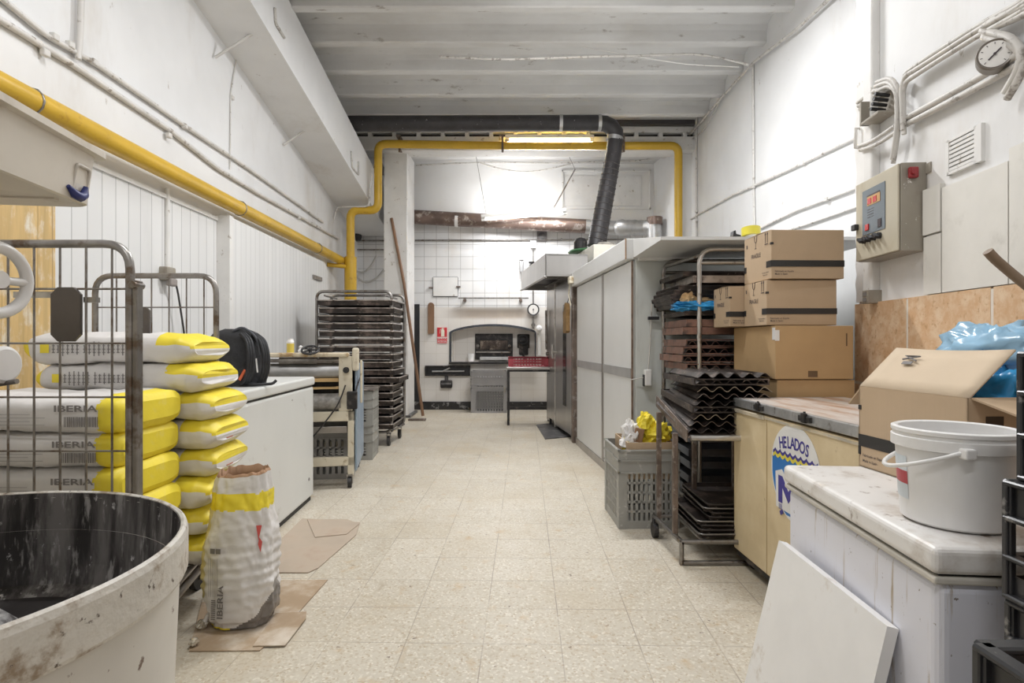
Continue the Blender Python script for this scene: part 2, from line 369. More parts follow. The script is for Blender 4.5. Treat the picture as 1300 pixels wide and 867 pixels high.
def text_mesh(s):  # cached letter outlines
    if s not in _TX:
        bold = .022 if len(s) < 3 or s in ('IBERIA', 'EXTINTOR') else .006
        cu = bpy.data.curves.new('lettering', 'FONT'); cu.body = s; cu.size = 1; cu.resolution_u = 3; cu.offset = bold
        ob = bpy.data.objects.new('lettering', cu); COL.objects.link(ob)
        dg = bpy.context.evaluated_depsgraph_get(); me = bpy.data.meshes.new_from_object(ob.evaluated_get(dg))
        _TX[s] = ([tuple(p.co) for p in me.vertices], [list(p.vertices) for p in me.polygons])
        bpy.data.objects.remove(ob); bpy.data.meshes.remove(me)
    return _TX[s]
def xf(o):
    M = Matrix.Translation(o.location) @ Matrix.Rotation(o.rotation_euler[2], 4, 'Z')
    return xf(o.parent) @ M if o.parent else M
def tag(o, label, cat, group=None):
    o['label'] = label; o['category'] = cat; o['kind'] = 'thing'
    if group: o['group'] = group
    return o
def thing(name, label, cat, loc=(0, 0, 0), rotz=0., group=None):
    o = bpy.data.objects.new(name, None); COL.objects.link(o); o.empty_display_size = .1
    o.location = loc; o.rotation_euler = (0, 0, rotz)
    return tag(o, label, cat, group)
def struct(o): o['kind'] = 'structure'; return o
def dup(root, loc, rotz=0., label=None, group=None):
    r = root.copy(); COL.objects.link(r); r.location = loc; r.rotation_euler = (0, 0, rotz)
    if label: r['label'] = label
    if group: r['group'] = group
    for ch in list(root.children):
        c = ch.copy(); COL.objects.link(c); c.parent = r
        for g in ch.children:
            d = g.copy(); COL.objects.link(d); d.parent = c
    return r
def frame(o, u, v, w_=None):
    """matrix with origin o, x axis u, y axis v, z axis u x v"""
    u = Vector(u).normalized(); v = Vector(v); v = (v - u * v.dot(u)).normalized(); w_ = u.cross(v)
    return Matrix(((u.x, v.x, w_.x, o[0]), (u.y, v.y, w_.y, o[1]), (u.z, v.z, w_.z, o[2]), (0, 0, 0, 1)))
FRONT = lambda x, y, z: frame((x, y, z), (1, 0, 0), (0, 0, 1))      # a drawing plane seen from -y
ORD = ['topmost', 'second', 'third', 'fourth', 'fifth', 'sixth', 'seventh', 'eighth', 'ninth', 'tenth', 'eleventh', 'twelfth', 'thirteenth', 'fourteenth', 'fifteenth', 'sixteenth', 'seventeenth']
def ordn(i, n):
    if i == 0: return 'topmost'
    if i == n - 1: return 'lowest'
    return ORD[i] + ' from the top'
def hinge_tray(w_, d, h, mi=0, me=1, lip=.012, b=None, t=.002):
    """shallow baking tray, centre of the underside at the origin; mi sheet, me edge"""
    b = b or MB(); x, y = w_ / 2, d / 2
    b.box(-x + .01, x - .01, -y + .01, y - .01, 0, t, mi)
    for s in (-1, 1):
        b.prism([(s * (x - .012), 0), (s * x, h), (s * (x - .004), h), (s * (x - .016), 0)], -y, y, mi, Matrix(((1, 0, 0, 0), (0, 0, 1, 0), (0, 1, 0, 0), (0, 0, 0, 1))))
        b.prism([(s * (y - .012), 0), (s * y, h), (s * (y - .004), h), (s * (y - .016), 0)], -x, x, mi, Matrix(((0, 0, 1, 0), (1, 0, 0, 0), (0, 1, 0, 0), (0, 0, 0, 1))))
    rr = .0075 if w_ > .7 else .005
    b.tube(fillet([(-x, -y, h), (x, -y, h), (x, y, h), (-x, y, h)], .03, 3, True), rr, 6, me, True)
    return b
def caster(b, x, y, z=.10, r=.045, mi=0, mw=1):
    b.cyl((x - .014, y, r), (x + .014, y, r), r, 14, mw)
    b.box(x - .022, x - .017, y - .018, y + .018, r - .01, z, mi); b.box(x + .017, x + .022, y - .018, y + .018, r - .01, z, mi)
    b.box(x - .022, x + .022, y - .022, y + .022, z - .012, z, mi)
# ------------------------------------------------------------------ THE SETTING
b = MB(); b.box(-3.2, 3.4, -2.8, 10.3, -.12, 0); struct(b.build('floor', FLOORM))
# left wall (runs very slightly away from the axis)
b = MB(); b.prism([(lwx(-2.7), -2.7), (lwx(9.95), 9.95), (-3.1, 9.95), (-3.1, -2.7)], 0, 4.7); struct(b.build('wall_left', WHITE))
b = MB(); b.prism([(rwx(3.0), 3.0), (3.3, 3.0), (3.3, 9.95), (rwx(9.95), 9.95)], 0, 4.7); struct(b.build('wall_right', WHITE))
# the nearer right wall stands further into the room and ends in a raw edge
b = MB()
b.prism([(nwx(-2.7), -2.7), (3.3, -2.7), (3.3, 3.2), (nwx(3.25), 3.25)], 0, 4.7)
struct(b.build('wall_right_near', WHITE))
b = MB(); b.box(-3.1, 3.3, -2.85, -2.7, 0, 4.7); struct(b.build('wall_front', WHITE))
# back wall with the arched oven recess
S = 9.8 / F
AX0, AX1 = -77 * S, 29 * S; zb = CH - 26 * S; zs = CH + 11 * S; zc = CH + 19.5 * S
def arc_z(x): t = (x - AX0) / (AX1 - AX0) * 2 - 1; return zs + (zc - zs) * (1 - t * t) ** .8
xs = [AX0 + (AX1 - AX0) * i / 24 for i in range(25)]
XZ = Matrix(((1, 0, 0, 0), (0, 0, -1, 0), (0, 1, 0, 0), (0, 0, 0, 1)))   # drawing plane (x, z) ; depth along -y
b = MB()
b.box(-2.85, AX0, 9.8, 10.2, 0, 4.7); b.box(AX1, 3.3, 9.8, 10.2, 0, 4.7); b.box(AX0, AX1, 9.8, 10.2, 0, zb)
b.prism([(x, arc_z(x)) for x in xs] + [(AX1, 4.7), (AX0, 4.7)], -10.2, -9.8, 0, XZ)
b.box(AX0 - .05, AX1 + .05, 10.16, 10.25, zb - .05, zc + .1)
struct(b.build('wall_back', BACKM))
# right return of the back room
b = MB(); b.prism([(2.40, 9.8), (2.53, 8.75), (3.0, 8.75), (3.0, 9.8)], 0, 4.3); struct(b.build('wall_right_back', WHITE))
# ceiling of joists with shallow vaults between them
prof = []
js = [2.26 + .636 * k - .015 for k in range(-7, 10)]
yprev = -2.75; zj, zv = 4.255, 4.425
for y in js:
    if y < -2.6: continue
    mid = (yprev + y - .06) / 2; h = (y - .06 - yprev) / 2
    for t in (-1, -.93, -.5, 0, .5, .93, 1):
        prof.append((mid + h * t, zv + .035 * (1 - t * t) - (.05 if abs(t) > .99 else 0)))
    prof += [(y - .052, zj + .01), (y - .04, zj), (y + .04, zj), (y + .052, zj + .01)]
    yprev = y + .06
prof += [(yprev, zv), (8.75, zv), (8.75, 4.65), (-2.75, 4.65)]
YZ = Matrix(((0, 0, 1, 0), (1, 0, 0, 0), (0, 1, 0, 0), (0, 0, 0, 1)))
b = MB(); b.prism(prof, -2.9, 3.1, 0, YZ); struct(b.build('ceiling', CEIL))
b = MB(); b.box(-2.9, 3.1, 8.75, 10, 4.16, 4.6); b.box(-2.9, 3.1, 9.25, 9.33, 4.10, 4.2); struct(b.build('ceiling_back', CEIL))
# beam over the opening, with a slotted strip above it
b = MB(); b.box(-2.75, 2.9, 8.60, 8.92, 3.99, 4.20, bev=.012)
b.box(-2.75, 2.9, 8.80, 8.92, 4.18, 4.36); b.box(-2.75, 2.9, 8.60, 8.70, 4.255, 4.34)
x = -2.5
while x < 2.7: b.box(x, x + .06, 8.60, 8.68, 4.19, 4.265); x += .36
struct(b.build('beam_back', TRIMW))
b = MB(); b.box(-2.75, 2.9, 8.70, 8.80, 4.19, 4.30); struct(b.build('beam_slot_shade', mat('painted slot shade', (.05, .045, .042), .8)))  # dark strip painted as the shade behind the slots
b = MB(); b.box(1.25, 2.60, 8.22, 8.30, 4.235, 4.30); struct(b.build('ceiling_gap_strip', mat('painted ceiling gap', (.045, .042, .042), .6)))  # dark strip stands in for a dark gap in the ceiling
b = MB(); b.box(-1.94, -1.58, 8.75, 9.37, 0, 4.05, bev=.015); struct(b.build('pillar', TRIMW))
b = MB(); b.box(-1.935, -1.53, 8.73, 9.38, 0, .035); struct(b.build('baseboard_pillar', SLATE))
# long sloping beam along the left wall
b = MB()
sl = .172; yA, yB = 4.0, 9.75
za, zbm = 3.15 + sl * (8.42 - yA), 3.15 + sl * (8.42 - yB)
vs = [(-2.05, yA, za), (-2.05, yB, zbm), (-2.05, yB, zbm + .60), (-2.05, yA, za + .60), (-2.62, yA, za), (-2.62, yB, zbm), (-2.62, yB, zbm + .60), (-2.62, yA, za + .60)]
b.add(vs, [(0, 3, 2, 1), (4, 5, 6, 7), (0, 1, 5, 4), (2, 3, 7, 6), (0, 4, 7, 3), (1, 2, 6, 5)])
struct(b.build('beam_left', WHITE))
# skirting on the back wall
b = MB(); b.box(-1.66, .62, 9.76, 9.8, 0, .135, bev=.004); struct(b.build('baseboard_back', MARB))
# boarded lower left wall: flush part, protruding part, capping
b = MB(); b.prism([(lwx(1.0, .02), 1.0), (lwx(4.9, .02), 4.9), (lwx(4.9, 0), 4.9), (lwx(1.0, 0), 1.0)], .0, 2.17)
struct(b.build('wall_left_boards', TGP))
b = MB()
vs = []
# protruding boarding: outline drawn along the wall with a rounded far top corner
out = [(4.9, 0), (7.66, 0)] + [(7.66 - .16 * (1 - math.cos(t * PI / 12)), 2.03 + .15 * math.sin(t * PI / 12)) for t in range(7)] + [(4.9, 2.205)]
b.add([(lwx(y, .118), y, z) for y, z in out] + [(lwx(y, 0), y, z) for y, z in out],
      [tuple(range(len(out)))] + [(i, i + len(out), (i + 1) % len(out) + len(out), (i + 1) % len(out)) for i in range(len(out))])
struct(b.build('wall_left_panelling', TGP2))
b = MB(); b.prism([(lwx(1.0, .035), 1.0), (lwx(4.9, .035), 4.9), (lwx(4.9, 0), 4.9), (lwx(1.0, 0), 1.0)], 2.165, 2.195)
p = LW(207, 247); b.tube([(lwx(p.y, .03), p.y, 2.24), (lwx(p.y, .03), p.y, 1.62)], .017, 8)
b.prism([(lwx(4.86, .13), 4.86), (lwx(4.93, .13), 4.93), (lwx(4.93, 0), 4.93), (lwx(4.86, 0), 4.86)], 0, 2.21)
struct(b.build('trim_1', TRIMW))
# near right wall: stone wainscot, white boards, long pale strip at the corner
b = MB()
def nwslab(y0, y1, z0, z1, off, mi=0, bb=None):
    (bb or b).prism([(nwx(y0, off), y0), (nwx(y0, -.02), y0), (nwx(y1, -.02), y1), (nwx(y1, off), y1)], z0, z1, mi)
ys = [3.27, NW(1157, 430).y, NW(1266, 430).y]
step = ys[1] - ys[2]
while ys[-1] > -2.2: ys.append(ys[-1] - step)
for a, c in zip(ys[1:], ys[:-1]): nwslab(a + .008, c - .008, .93, 1.358, .02); nwslab(a + .008, c - .008, .49, .914, .02); nwslab(a + .008, c - .008, .05, .474, .02)
struct(b.build('wall_right_stone_tiles', STONE))
b = MB(); nwslab(-2.2, 3.262, .0, 1.352, .0190); struct(b.build('wall_right_grout', mat('pale grout', (.72, .66, .58), .8)))
b = MB()
ya, yb_, yc = NW(1178, 280).y, NW(1201, 280).y, NW(1287, 280).y
nwslab(yb_ + .004, ya, NW(1190, 296).z, NW(1190, 237).z, .024)
nwslab(yb_ + .004, ya, 1.362, NW(1190, 297).z - .005, .020)
nwslab(yc + .003, yb_ - .003, 1.362, 1.815, .02)
nwslab(1.0, yc - .003, 1.362, 1.86, .02); nwslab(-.6, .994, 1.362, 1.86, .02)
struct(b.build('wall_right_boards', mat('cream white board', (.76, .74, .69), .5, var=.03, dirt=[((.62, .60, .55), 4, .6, .8, (1, 1, 1))])))
b = MB()
yj = NW(1111, 200).y
b.box(nwx(yj, .05), nwx(yj), yj - .05, yj + .03, NW(1111, 372).z, 4.3, bev=.01)
edge_ = [(3.258 + R.uniform(-.012, .014), 1.37 + .05 * k) for k in range(58)]
b.prism([(3.14, 1.37)] + edge_ + [(3.14, edge_[-1][1])], nwx(3.2, .012), nwx(3.2, -.03), 0, YZ)
struct(b.build('trim_2', TRIMW))

# ------------------------------------------------------------------ LAMPS (the room's fluorescent fittings and two added ones out of view)
def lamp(x, y, z, L, label, power, tilt=0., rot=0., name='fluorescent_lamp', tubes=1, up=False):
    T = thing(name, label, 'lamp', (x, y, z), rot)
    M = Matrix.Rotation(tilt, 4, 'Y')
    b = MB(); b.box(-L / 2, L / 2, -.03 - .02 * tubes, .03 + .02 * tubes, .0, .05, bev=.006, M=M)
    for s in (-1, 1): b.box(s * (L / 2 - .03) - .03, s * (L / 2 - .03) + .03, -.03, .03, -.045, .0, bev=.004, M=M)
    b.build('housing', TRIMW, T)
    b = MB()
    for k in range(tubes):
        yy = (k - (tubes - 1) / 2) * .07
        b.cyl((-L / 2 + .03, yy, -.026), (L / 2 - .03, yy, -.026), .014, 10, M=M)
    b.build('glowing_tube', TUBE, T, )
    if power:
        area('tube_light', (0, 0, -.06), L * .95, .12, power, (0, tilt, 0), parent=T)
    return T
lamp(.55, 4.95, 4.20, 1.2, 'white ceiling fluorescent lamp between the joists above the middle of the room', POWER['main'], tubes=2)
lamp(-.5, 2.3, 4.19, 1.5, 'added twin fluorescent lamp out of view on the ceiling above the camera end', POWER['near'], tubes=2)  # added lamp out of view, brightens the near half
lamp(-.2, -.9, 4.19, 1.5, 'added twin fluorescent lamp out of view on the ceiling behind the camera', POWER['rear'], tubes=2)  # added lamp behind the camera, for flat fill light
T = lamp(.55, 8.50, 4.125, 1.3, 'bright fluorescent lamp fixed to the beam behind the yellow pipe', POWER['lintel'], 0)
# tube hung on a wire and a thin rod in the back room
pA, pB = P(611, 277, 9.25), P(719, 269, 9.25)
c = (pA + pB) / 2
T = lamp(c.x, c.y, c.z, (pB - pA).length, 'slanted fluorescent lamp hanging on a wire and a rod in front of the tiled wall', POWER['hanging'], -math.atan2(pB.z - pA.z, pB.x - pA.x))
area('tube_light_up', (0, 0, .07), 1.2, .12, POWER['hanging'] * .6, (rad(140), 0, 0), parent=T)
b = MB(T); b.tube([P(703, 264, 9.25), P(730, 215, 9.25)], .011, 6); b.build('hanger_rod', STEEL, T)
b = MB(T); b.tube([P(730, 215, 9.25), P(717, 186, 9.25), P(712, 160, 8.9)], .004, 5); b.tube([P(617, 271, 9.25), P(603, 190, 8.93), P(601, 180, 8.93)], .004, 5); b.build('hanger_wire', STEEL, T)

# ------------------------------------------------------------------ PIPES AND DUCTS
T = thing('gas_pipe', 'yellow gas pipe along the left wall, over the beam and down the right wall', 'pipe', (lwx(8.3, .14), 8.3, 0))
b = MB(T)
yE = 8.40; b.tube([(lwx(1.4, .13), 1.4, 2.312), (lwx(yE, .13), yE, 2.308)], .060, 16); b.build('main_run', GASY, T)
b = MB(T)
xr, yr = P(445, 300, 8.3).x, 8.3
pts = [(xr, yr, 1.70), (xr, yr, 3.03), (P(480, 200, 8.3).x, yr, 3.03), (P(480, 200, 8.3).x, yr, P(480, 187, 8.45).z), (P(640, 185, 8.48).x, 8.48, P(640, 185, 8.48).z), (P(862, 186, 8.45).x, 8.48, P(862, 185, 8.48).z), (P(862, 186, 8.45).x, 8.48, 1.9)]
b.tube(fillet(pts, .12, 5), .058, 14); b.tube([(xr, yr, 1.7), (xr, yr, 2.36)], .085, 14)
b.tube([(xr - .02, yr, 2.22), (lwx(8.3), yr - .25, 2.22)], .03, 8)
b.build('riser', GASY, T)
for y in (2.80, 5.05, 7.2):
    b = MB(T); b.tube([(lwx(y, .13) + .062 * math.cos(a * PI / 6), y, 2.311 + .062 * math.sin(a * PI / 6)) for a in range(12)], .006, 5, closed=True); b.build('clamp', STEEL, T)
for px in (508, 638, 791):
    q = P(px, 185, 8.48); b = MB(T); b.box(q.x - .015, q.x + .015, 8.415, 8.44, q.z - .11, q.z + .13); b.box(q.x - .015, q.x + .015, 8.41, 8.56, q.z - .075, q.z - .06); b.box(q.x - .05, q.x + .015, 8.41, 8.6, q.z + .12, q.z + .135); b.build('bracket', RUSTY, T)
b = MB(T); q = P(862, 305, 8.48); b.cyl((q.x, 8.48, 2.4), (q.x, 8.48, 2.66), .075, 14); b.build('dark_sleeve', BLACK, T)

def conduit(label, pts, r=.014, m=CONDUIT, name='conduit', clips=(), n=6, fr=.05, cat='conduit', group=None):
    T = thing(name, label, cat, pts[0], 0, group)
    b = MB(T); b.tube(fillet(pts, fr, 3), r, n); b.build('tube', m, T)
    for c_ in clips:
        b = MB(T); b.box(c_[0] - .018, c_[0] + .012, c_[1] - .022, c_[1] + .022, c_[2] - .018, c_[2] + .018, bev=.006); b.build('clip', m, T)
    return T
def seg(fn, pts, off): return [fn(x, y, off) for x, y in pts]
conduit('upper white conduit sloping along the left wall above the gas pipe', [Vector((lwx(2.2, .02), 2.2, LW(0, 6, .02).z + .1))] + seg(LW, [(60, 46), (120, 80), (235, 160), (317, 215), (410, 282)], .02), .016, clips=[LW(70, 47, .03), LW(90, 57, .03), LW(120, 79, .03), LW(235, 160, .03)])
conduit('lower white conduit on the left wall just above the gas pipe', [Vector((lwx(2.2, .02), 2.2, LW(0, 28, .02).z))] + seg(LW, [(95, 84), (215, 165), (275, 213), (330, 247), (430, 303)], .02), .018, clips=[LW(58, 67, .03), LW(215, 172, .03), LW(380, 276, .03)])
conduit('vertical white conduit dropping from above onto the left wall conduits', [LW(99, 75, .03), LW(102, 40, .03), Vector((lwx(LW(102, 40).y, .03), LW(102, 40).y, 4.25))], .017)
conduit('thin white wire with a clip hanging on the upper left wall', [LW(300, 75, .01), LW(293, 118, .01), LW(292, 215, .01)], .006, clips=[LW(295, 124, .015)])
for q in ((350, 20), (337, 37)): pass
conduit('white conduit bracket under the sloping beam, nearer one', [LW(273, 73, .02), P(325, 40, LW(273, 73).y + .05)], .012, cat='bracket')
conduit('white conduit bracket under the sloping beam, farther one', [LW(360, 184, .02), P(398, 158, LW(360, 184).y + .05)], .012, cat='bracket')
def beam_face(px, py, off=.01): return P(px, py, (2.05 - off) * F / (650 - px))
for lab, pts in (('white cable stub stapled on the sloping beam near the ceiling', [(349, 10), (350, 30), (361, 48)]), ('white cable loop with dark ends on the lower end of the sloping beam', [(446, 192), (447, 212), (455, 222), (455, 205)])):
    conduit(lab, [beam_face(*p) for p in pts], .013, CABLE, 'cable', cat='cable', fr=.02)
conduit('thin grey conduit rectangle beside the yellow riser', [P(413, 385, 8.35), P(413, 320, 8.35), P(428, 263, 8.35), P(468, 262, 8.2), P(472, 222, 8.2)], .012)
conduit('grey conduit on the left corner beside the yellow riser', [P(424, 400, 8.6), P(424, 330, 8.6), P(423, 265, 8.6)], .012)

T = thing('exhaust_duct', 'dark exhaust duct along the ceiling bending down onto the oven', 'duct', (1.3, 7.7, 0))
q = lambda x, y, Z: P(x, y, Z)
bend = fillet([P(770, 156, 7.72), P(783, 158, 7.72), P(779, 185, 7.72)], .3, 5)
b = MB(T); b.tube([Vector((-2.2, 7.72, P(440, 157, 7.72).z))] + [P(757, 156, 7.72), P(768, 157, 7.72), P(776, 161, 7.72), P(781, 168, 7.72), P(781, 178, 7.72), P(779, 195, 7.68), P(757, 313, 7.5)], [.103] * 7 + [.118], 18); b.build('duct_run', DUCTB, T)
for (a, c_) in (((710, 156, 7.72), (714, 156, 7.72)), ((759, 156, 7.72), (763, 156, 7.72))):
    b = MB(T); b.cyl(P(*a), P(*c_), .109, 18); b.build('clamp_band', GALV, T)
b = MB(T); b.cyl(P(781, 174, 7.72), P(780, 179, 7.72), .110, 18); b.build('clamp_band', GALV, T)
b = MB(T)
for k in range(14):
    t = .12 + k * .062; a = P(779, 195, 7.68).lerp(P(757, 313, 7.5), t); d = (P(757, 313, 7.5) - P(779, 195, 7.68)).normalized()
    rr = .106 + .013 * t; u = d.orthogonal().normalized(); w_ = d.cross(u); n_ = Vector((.25, 0, .03))
    b.tube([a + u * math.cos(i * PI / 9) * rr + w_ * math.sin(i * PI / 9) * rr + d * .02 * math.cos(i * PI / 9 + 1) for i in range(18)], .006, 4, closed=True)
b.build('lagging_seam', mat('worn seam', (.085, .075, .072), .5, var=.3), T)

T = thing('flue_duct', 'brown and silver flue duct lying across the tiled wall', 'duct', P(680, 285, 9.5))
b = MB(T); b.tube([P(500, 274, 9.55), P(745, 287.5, 9.55)], .118, 16); b.build('brown_length', DUCTR, T)
b = MB(T); b.tube([P(743, 287.5, 9.55), P(790, 290, 9.55)], .122, 16); b.build('silver_length', GALV, T)
b = MB(T)
b.tube([P(786, 289, 9.5)] + [P(x_, 289 + R.uniform(-.3, .3), 9.45) for x_ in range(790, 822, 4)], [.125, .13, .12, .132, .12, .132, .12, .13, .12], 16)
b.tube(fillet([P(820, 289, 9.42), P(831, 285, 9.3), P(831, 310, 9.3)], .12, 4), .12, 16); b.build('elbow', GALV, T)
b = MB(T); b.cyl(P(578, 279, 9.55), P(582, 279.3, 9.55), .12, 16); b.build('clamp_band', PLASW, T)
b = MB(T); b.cyl(P(831, 276, 9.3), P(831, 286, 9.3), .125, 16); b.build('brown_cap', DUCTR, T)

# right wall conduits and cables
conduit('white conduit climbing along the right wall toward the back', seg(RW, [(856, 291), (885, 273), (930, 248), (957, 236), (1020, 207), (1090, 173), (1180, 131)], .015), .014, clips=[RW(940, 243, .02), RW(1020, 207, .02)])
conduit('lower white conduit along the right wall above the cabinet', seg(RW, [(965, 290), (1010, 268), (1090, 238), (1180, 206)], .015), .012, clips=[RW(1050, 253, .02)])
conduit('lowest thin conduit along the right wall above the cartons', seg(RW, [(985, 298), (1030, 283), (1090, 262), (1180, 232)], .015), .010)
conduit('vertical white conduit with junction box low on the right wall', seg(RW, [(884, 300), (884, 180), (885, 148)], .015), .014, clips=[RW(884, 280, .03), RW(884, 268, .03)])
conduit('vertical white conduit on the right wall in the middle of the room', seg(RW, [(958, 288), (957, 237), (956, 80)], .015), .014, clips=[RW(957, 237, .02)])
conduit('long white cable along the top corner of the right wall', [RW(867, 182, .04), RW(915, 125, .05), RW(958, 78, .05), RW(1010, 38, .05), RW(1075, -22, .05)], .017, CABLE, 'cable', cat='cable')
conduit('thin sagging cable below the top corner of the right wall', [RW(875, 178, .04), RW(892, 168, .03), RW(908, 140, .03), RW(918, 120, .05)], .006, CABLE, 'cable', cat='cable', fr=.2)
conduit('cable slung under the ceiling joists towards the right wall', [P(558, 72, 6.0), P(640, 76, 6.0), P(742, 72, 6.0), P(800, 71, 6.0), P(892, 68, 6.0), P(950, 82, 5.95)], .012, CABLE, 'cable', cat='cable', fr=.2)
conduit('thin dark wire crossing the ceiling cable near the right wall', [P(740, 60, 6.0), P(810, 72, 6.0), P(870, 82, 6.0), P(938, 85, 5.95)], .005, CONDUIT, 'cable', cat='cable', fr=.2)
conduit('cable sagging high across the back room', [P(528, 210, 9.6), P(600, 206, 9.6), P(700, 207, 9.6), P(770, 205, 9.6), P(826, 204, 9.5), P(855, 188, 9.0)], .012, CABLE, 'cable', cat='cable', fr=.3)
conduit('hose drooping from the cable high in the back room', [P(610, 207, 9.6), P(640, 216, 9.6), P(670, 219, 9.6), P(700, 214, 9.6), P(725, 208, 9.6)], .012, CABLE, 'cable', cat='cable', fr=.3)
conduit('thin dark pipe across the white tiles below the flue duct', [P(527, 305, 9.76), P(800, 304, 9.76)], .012, STEEL, 'water_pipe', clips=[P(570, 305, 9.77), P(713, 304, 9.77)], cat='pipe')
conduit('upper dark pipe on the tiles left of the pillar', [P(452, 305.5, 9.76), P(500, 305.5, 9.76)], .013, STEEL, 'water_pipe', cat='pipe')
conduit('lower dark pipe on the tiles left of the pillar', [P(440, 317, 9.76), P(500, 317, 9.76)], .013, STEEL, 'water_pipe', cat='pipe')
conduit('pale hose looping on the tiles left of the pillar, upper loop', [P(447, 342, 9.7), P(460, 347, 9.7), P(470, 340, 9.7), P(478, 325, 9.7)], .018, WIREW, 'hose', cat='hose', fr=.1)
conduit('pale hose looping on the tiles left of the pillar, lower loop', [P(446, 362, 9.7), P(450, 348, 9.72), P(462, 360, 9.7), P(477, 355, 9.7), P(488, 342, 9.7)], .018, WIREW, 'hose', cat='hose', fr=.1)
T = thing('wall_lantern', 'black wall lantern beside the yellow riser on the tiles', 'lamp', P(453, 296, 9.7)); b = MB(T); b.lathe([(.0, -.14), (.06, -.13), (.085, -.05), (.075, .06), (.03, .13), (.0, .14)], 14, P(453, 296, 9.7)); b.build('body', BLACK, T); b = MB(T); b.tube([P(453, 296, 9.7), P(453, 296, 9.8)], .02); b.build('arm', BLACK, T)
T = thing('wall_horn', 'black round device hanging beside the top of the pillar', 'device', P(481, 213, 8.7)); b = MB(T); b.lathe([(.0, -.12), (.07, -.1), (.08, 0), (.05, .08), (.0, .1)], 14, P(481, 213, 8.68)); b.tube([P(481, 205, 8.68), P(481, 196, 8.72), P(481, 190, 8.78)], .012, 6); b.build('body', BLACK, T)

# right near wall: cable bundles, gauge, grille, junction box, cabinet
def bundle(label, pts, off, k, r=.011, sp=.021, cat='cable', group=None):
    T = thing('cable_bundle', label, cat, NW(*pts[0], off), 0, group)
    base = [NW(x, y, off) for x, y in pts]
    for i in range(k):
        b = MB(T); jit = [Vector((-.006 * (i % 2), 0, sp * (i - (k - 1) / 2) + R.uniform(-.004, .004))) for _ in base]
        b.tube(fillet([p + j for p, j in zip(base, jit)], .06, 3), r, 7); b.build('cable', CABLE, T)
    return T
bundle('thick upper cable bundle climbing the near right wall to the corner', [(1330, -18), (1300, 7), (1242, 38), (1180, 78), (1150, 97), (1146, 112), (1148, 165)], .05, 3)
bundle('lower pair of conduits climbing the near right wall under the gauge', [(1330, 58), (1300, 72), (1240, 107), (1147, 156)], .03, 2, .014, .028)
bundle('cable bundle falling from the junction box into the control panel', [(1134, 202), (1141, 160), (1140, 115), (1130, 103), (1113, 110)], .06, 3)
bundle('thick looped cable beside the round gauge on the near right wall', [(1330, -2), (1300, 14), (1262, 30), (1246, 42), (1262, 46), (1288, 52), (1300, 70), (1294, 95), (1278, 122)], .045, 2, .014, .028)
bundle('pair of short cables bending round the corner of the near right wall', [(1090, 132), (1100, 124), (1118, 114), (1130, 108)], .03, 2)
bundle('pair of thin conduits crossing the corner strip below the junction box', [(1092, 188), (1108, 182), (1120, 176), (1138, 164)], .06, 2, .010, .024)
T = thing('junction_box', 'open metal junction box full of wires on the near right wall', 'junction box', NW(1126, 133, .0))
c = NW(1126, 133); Mw = frame(c, (-.093, -1, 0), (0, 0, 1))   # x toward the camera, y up, z out of the wall (into the room)
if Mw.to_3x3().col[2].x > 0: Mw = frame(c, (.093, 1, 0), (0, 0, 1))
NWF = lambda x, y, off=0.: frame(NW(x, y, off), (-.093, -1, 0), (0, 0, 1)) 
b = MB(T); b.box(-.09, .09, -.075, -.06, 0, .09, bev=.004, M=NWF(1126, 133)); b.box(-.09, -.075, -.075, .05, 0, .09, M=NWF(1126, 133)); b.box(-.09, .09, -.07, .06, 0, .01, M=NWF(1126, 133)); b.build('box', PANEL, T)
b = MB(T)
for k in range(4): b.cyl((.02 + .012 * k, -.035 + .02 * k, .02), (.03 + .014 * k, -.03 + .02 * k, .095), .009, 10, M=NWF(1126, 133))
b.build('cable_gland', BLACK, T)
T = thing('corner_bracket', 'white rectangular bracket loop on the edge of the near right wall', 'bracket', NW(1091, 175, 0)); b = MB(T); b.tube([P(1092, 163, 3.22), P(1086, 163, 3.22), P(1086, 188, 3.22), P(1092, 188, 3.22)], .009, 6); b.build('loop', CONDUIT, T)
T = thing('pressure_gauge', 'round pressure gauge among the cables on the near right wall', 'gauge', NW(1262, 68, .0))
G = frame(P(1263, 69, NW(1263, 69, .06).y), (-.55, -.83, 0), (0, 0, 1))
if G.to_3x3().col[2].y > 0: G = frame(P(1263, 69, NW(1263, 69, .06).y), (.55, .83, 0), (0, 0, 1))
G = frame(P(1266, 69, NW(1266, 69, .10).y), (.62, -.78, 0), (0, 0, 1)) if False else G
G = frame(NW(1263, 69, .08), Vector((.80, -.60, 0)), (0, 0, 1))
b = MB(T); b.lathe([(.0, -.055), (.055, -.055), (.057, .0), (.054, .008), (.048, .004), (.0, .004)], 28, (0, 0, 0), M=G); b.cyl((0, 0, -.1), (0, 0, -.05), .02, 10, M=G); b.build('case', mat('gauge case', (.24, .215, .19), .4, .5), T)
b = MB(T); b.lathe([(.0, .0055), (.047, .0055), (.047, .0035)], 28, M=G); b.build('dial', DIAL, T)
b = MB(T); b.box(-.026, .026, -.0025, .0025, .006, .008, M=G @ Matrix.Rotation(rad(45), 4, 'Z')); b.cyl((0, 0, .005), (0, 0, .009), .005, 10, M=G)
for k in range(9):
    a = rad(-45 + k * 33.75); b.box(.036, .043, -.001, .001, .005, .007, M=G @ Matrix.Rotation(a, 4, 'Z'))
b.build('needle', INK, T)
T = thing('vent_grille', 'white slatted vent grille on the near right wall', 'vent', NW(1225, 190))
M_ = NWF(1225, 192); hw = (NW(1207, 192).y - NW(1244, 192).y) / 2
b = MB(T)
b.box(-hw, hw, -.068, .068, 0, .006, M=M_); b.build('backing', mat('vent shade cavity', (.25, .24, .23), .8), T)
b = MB(T)
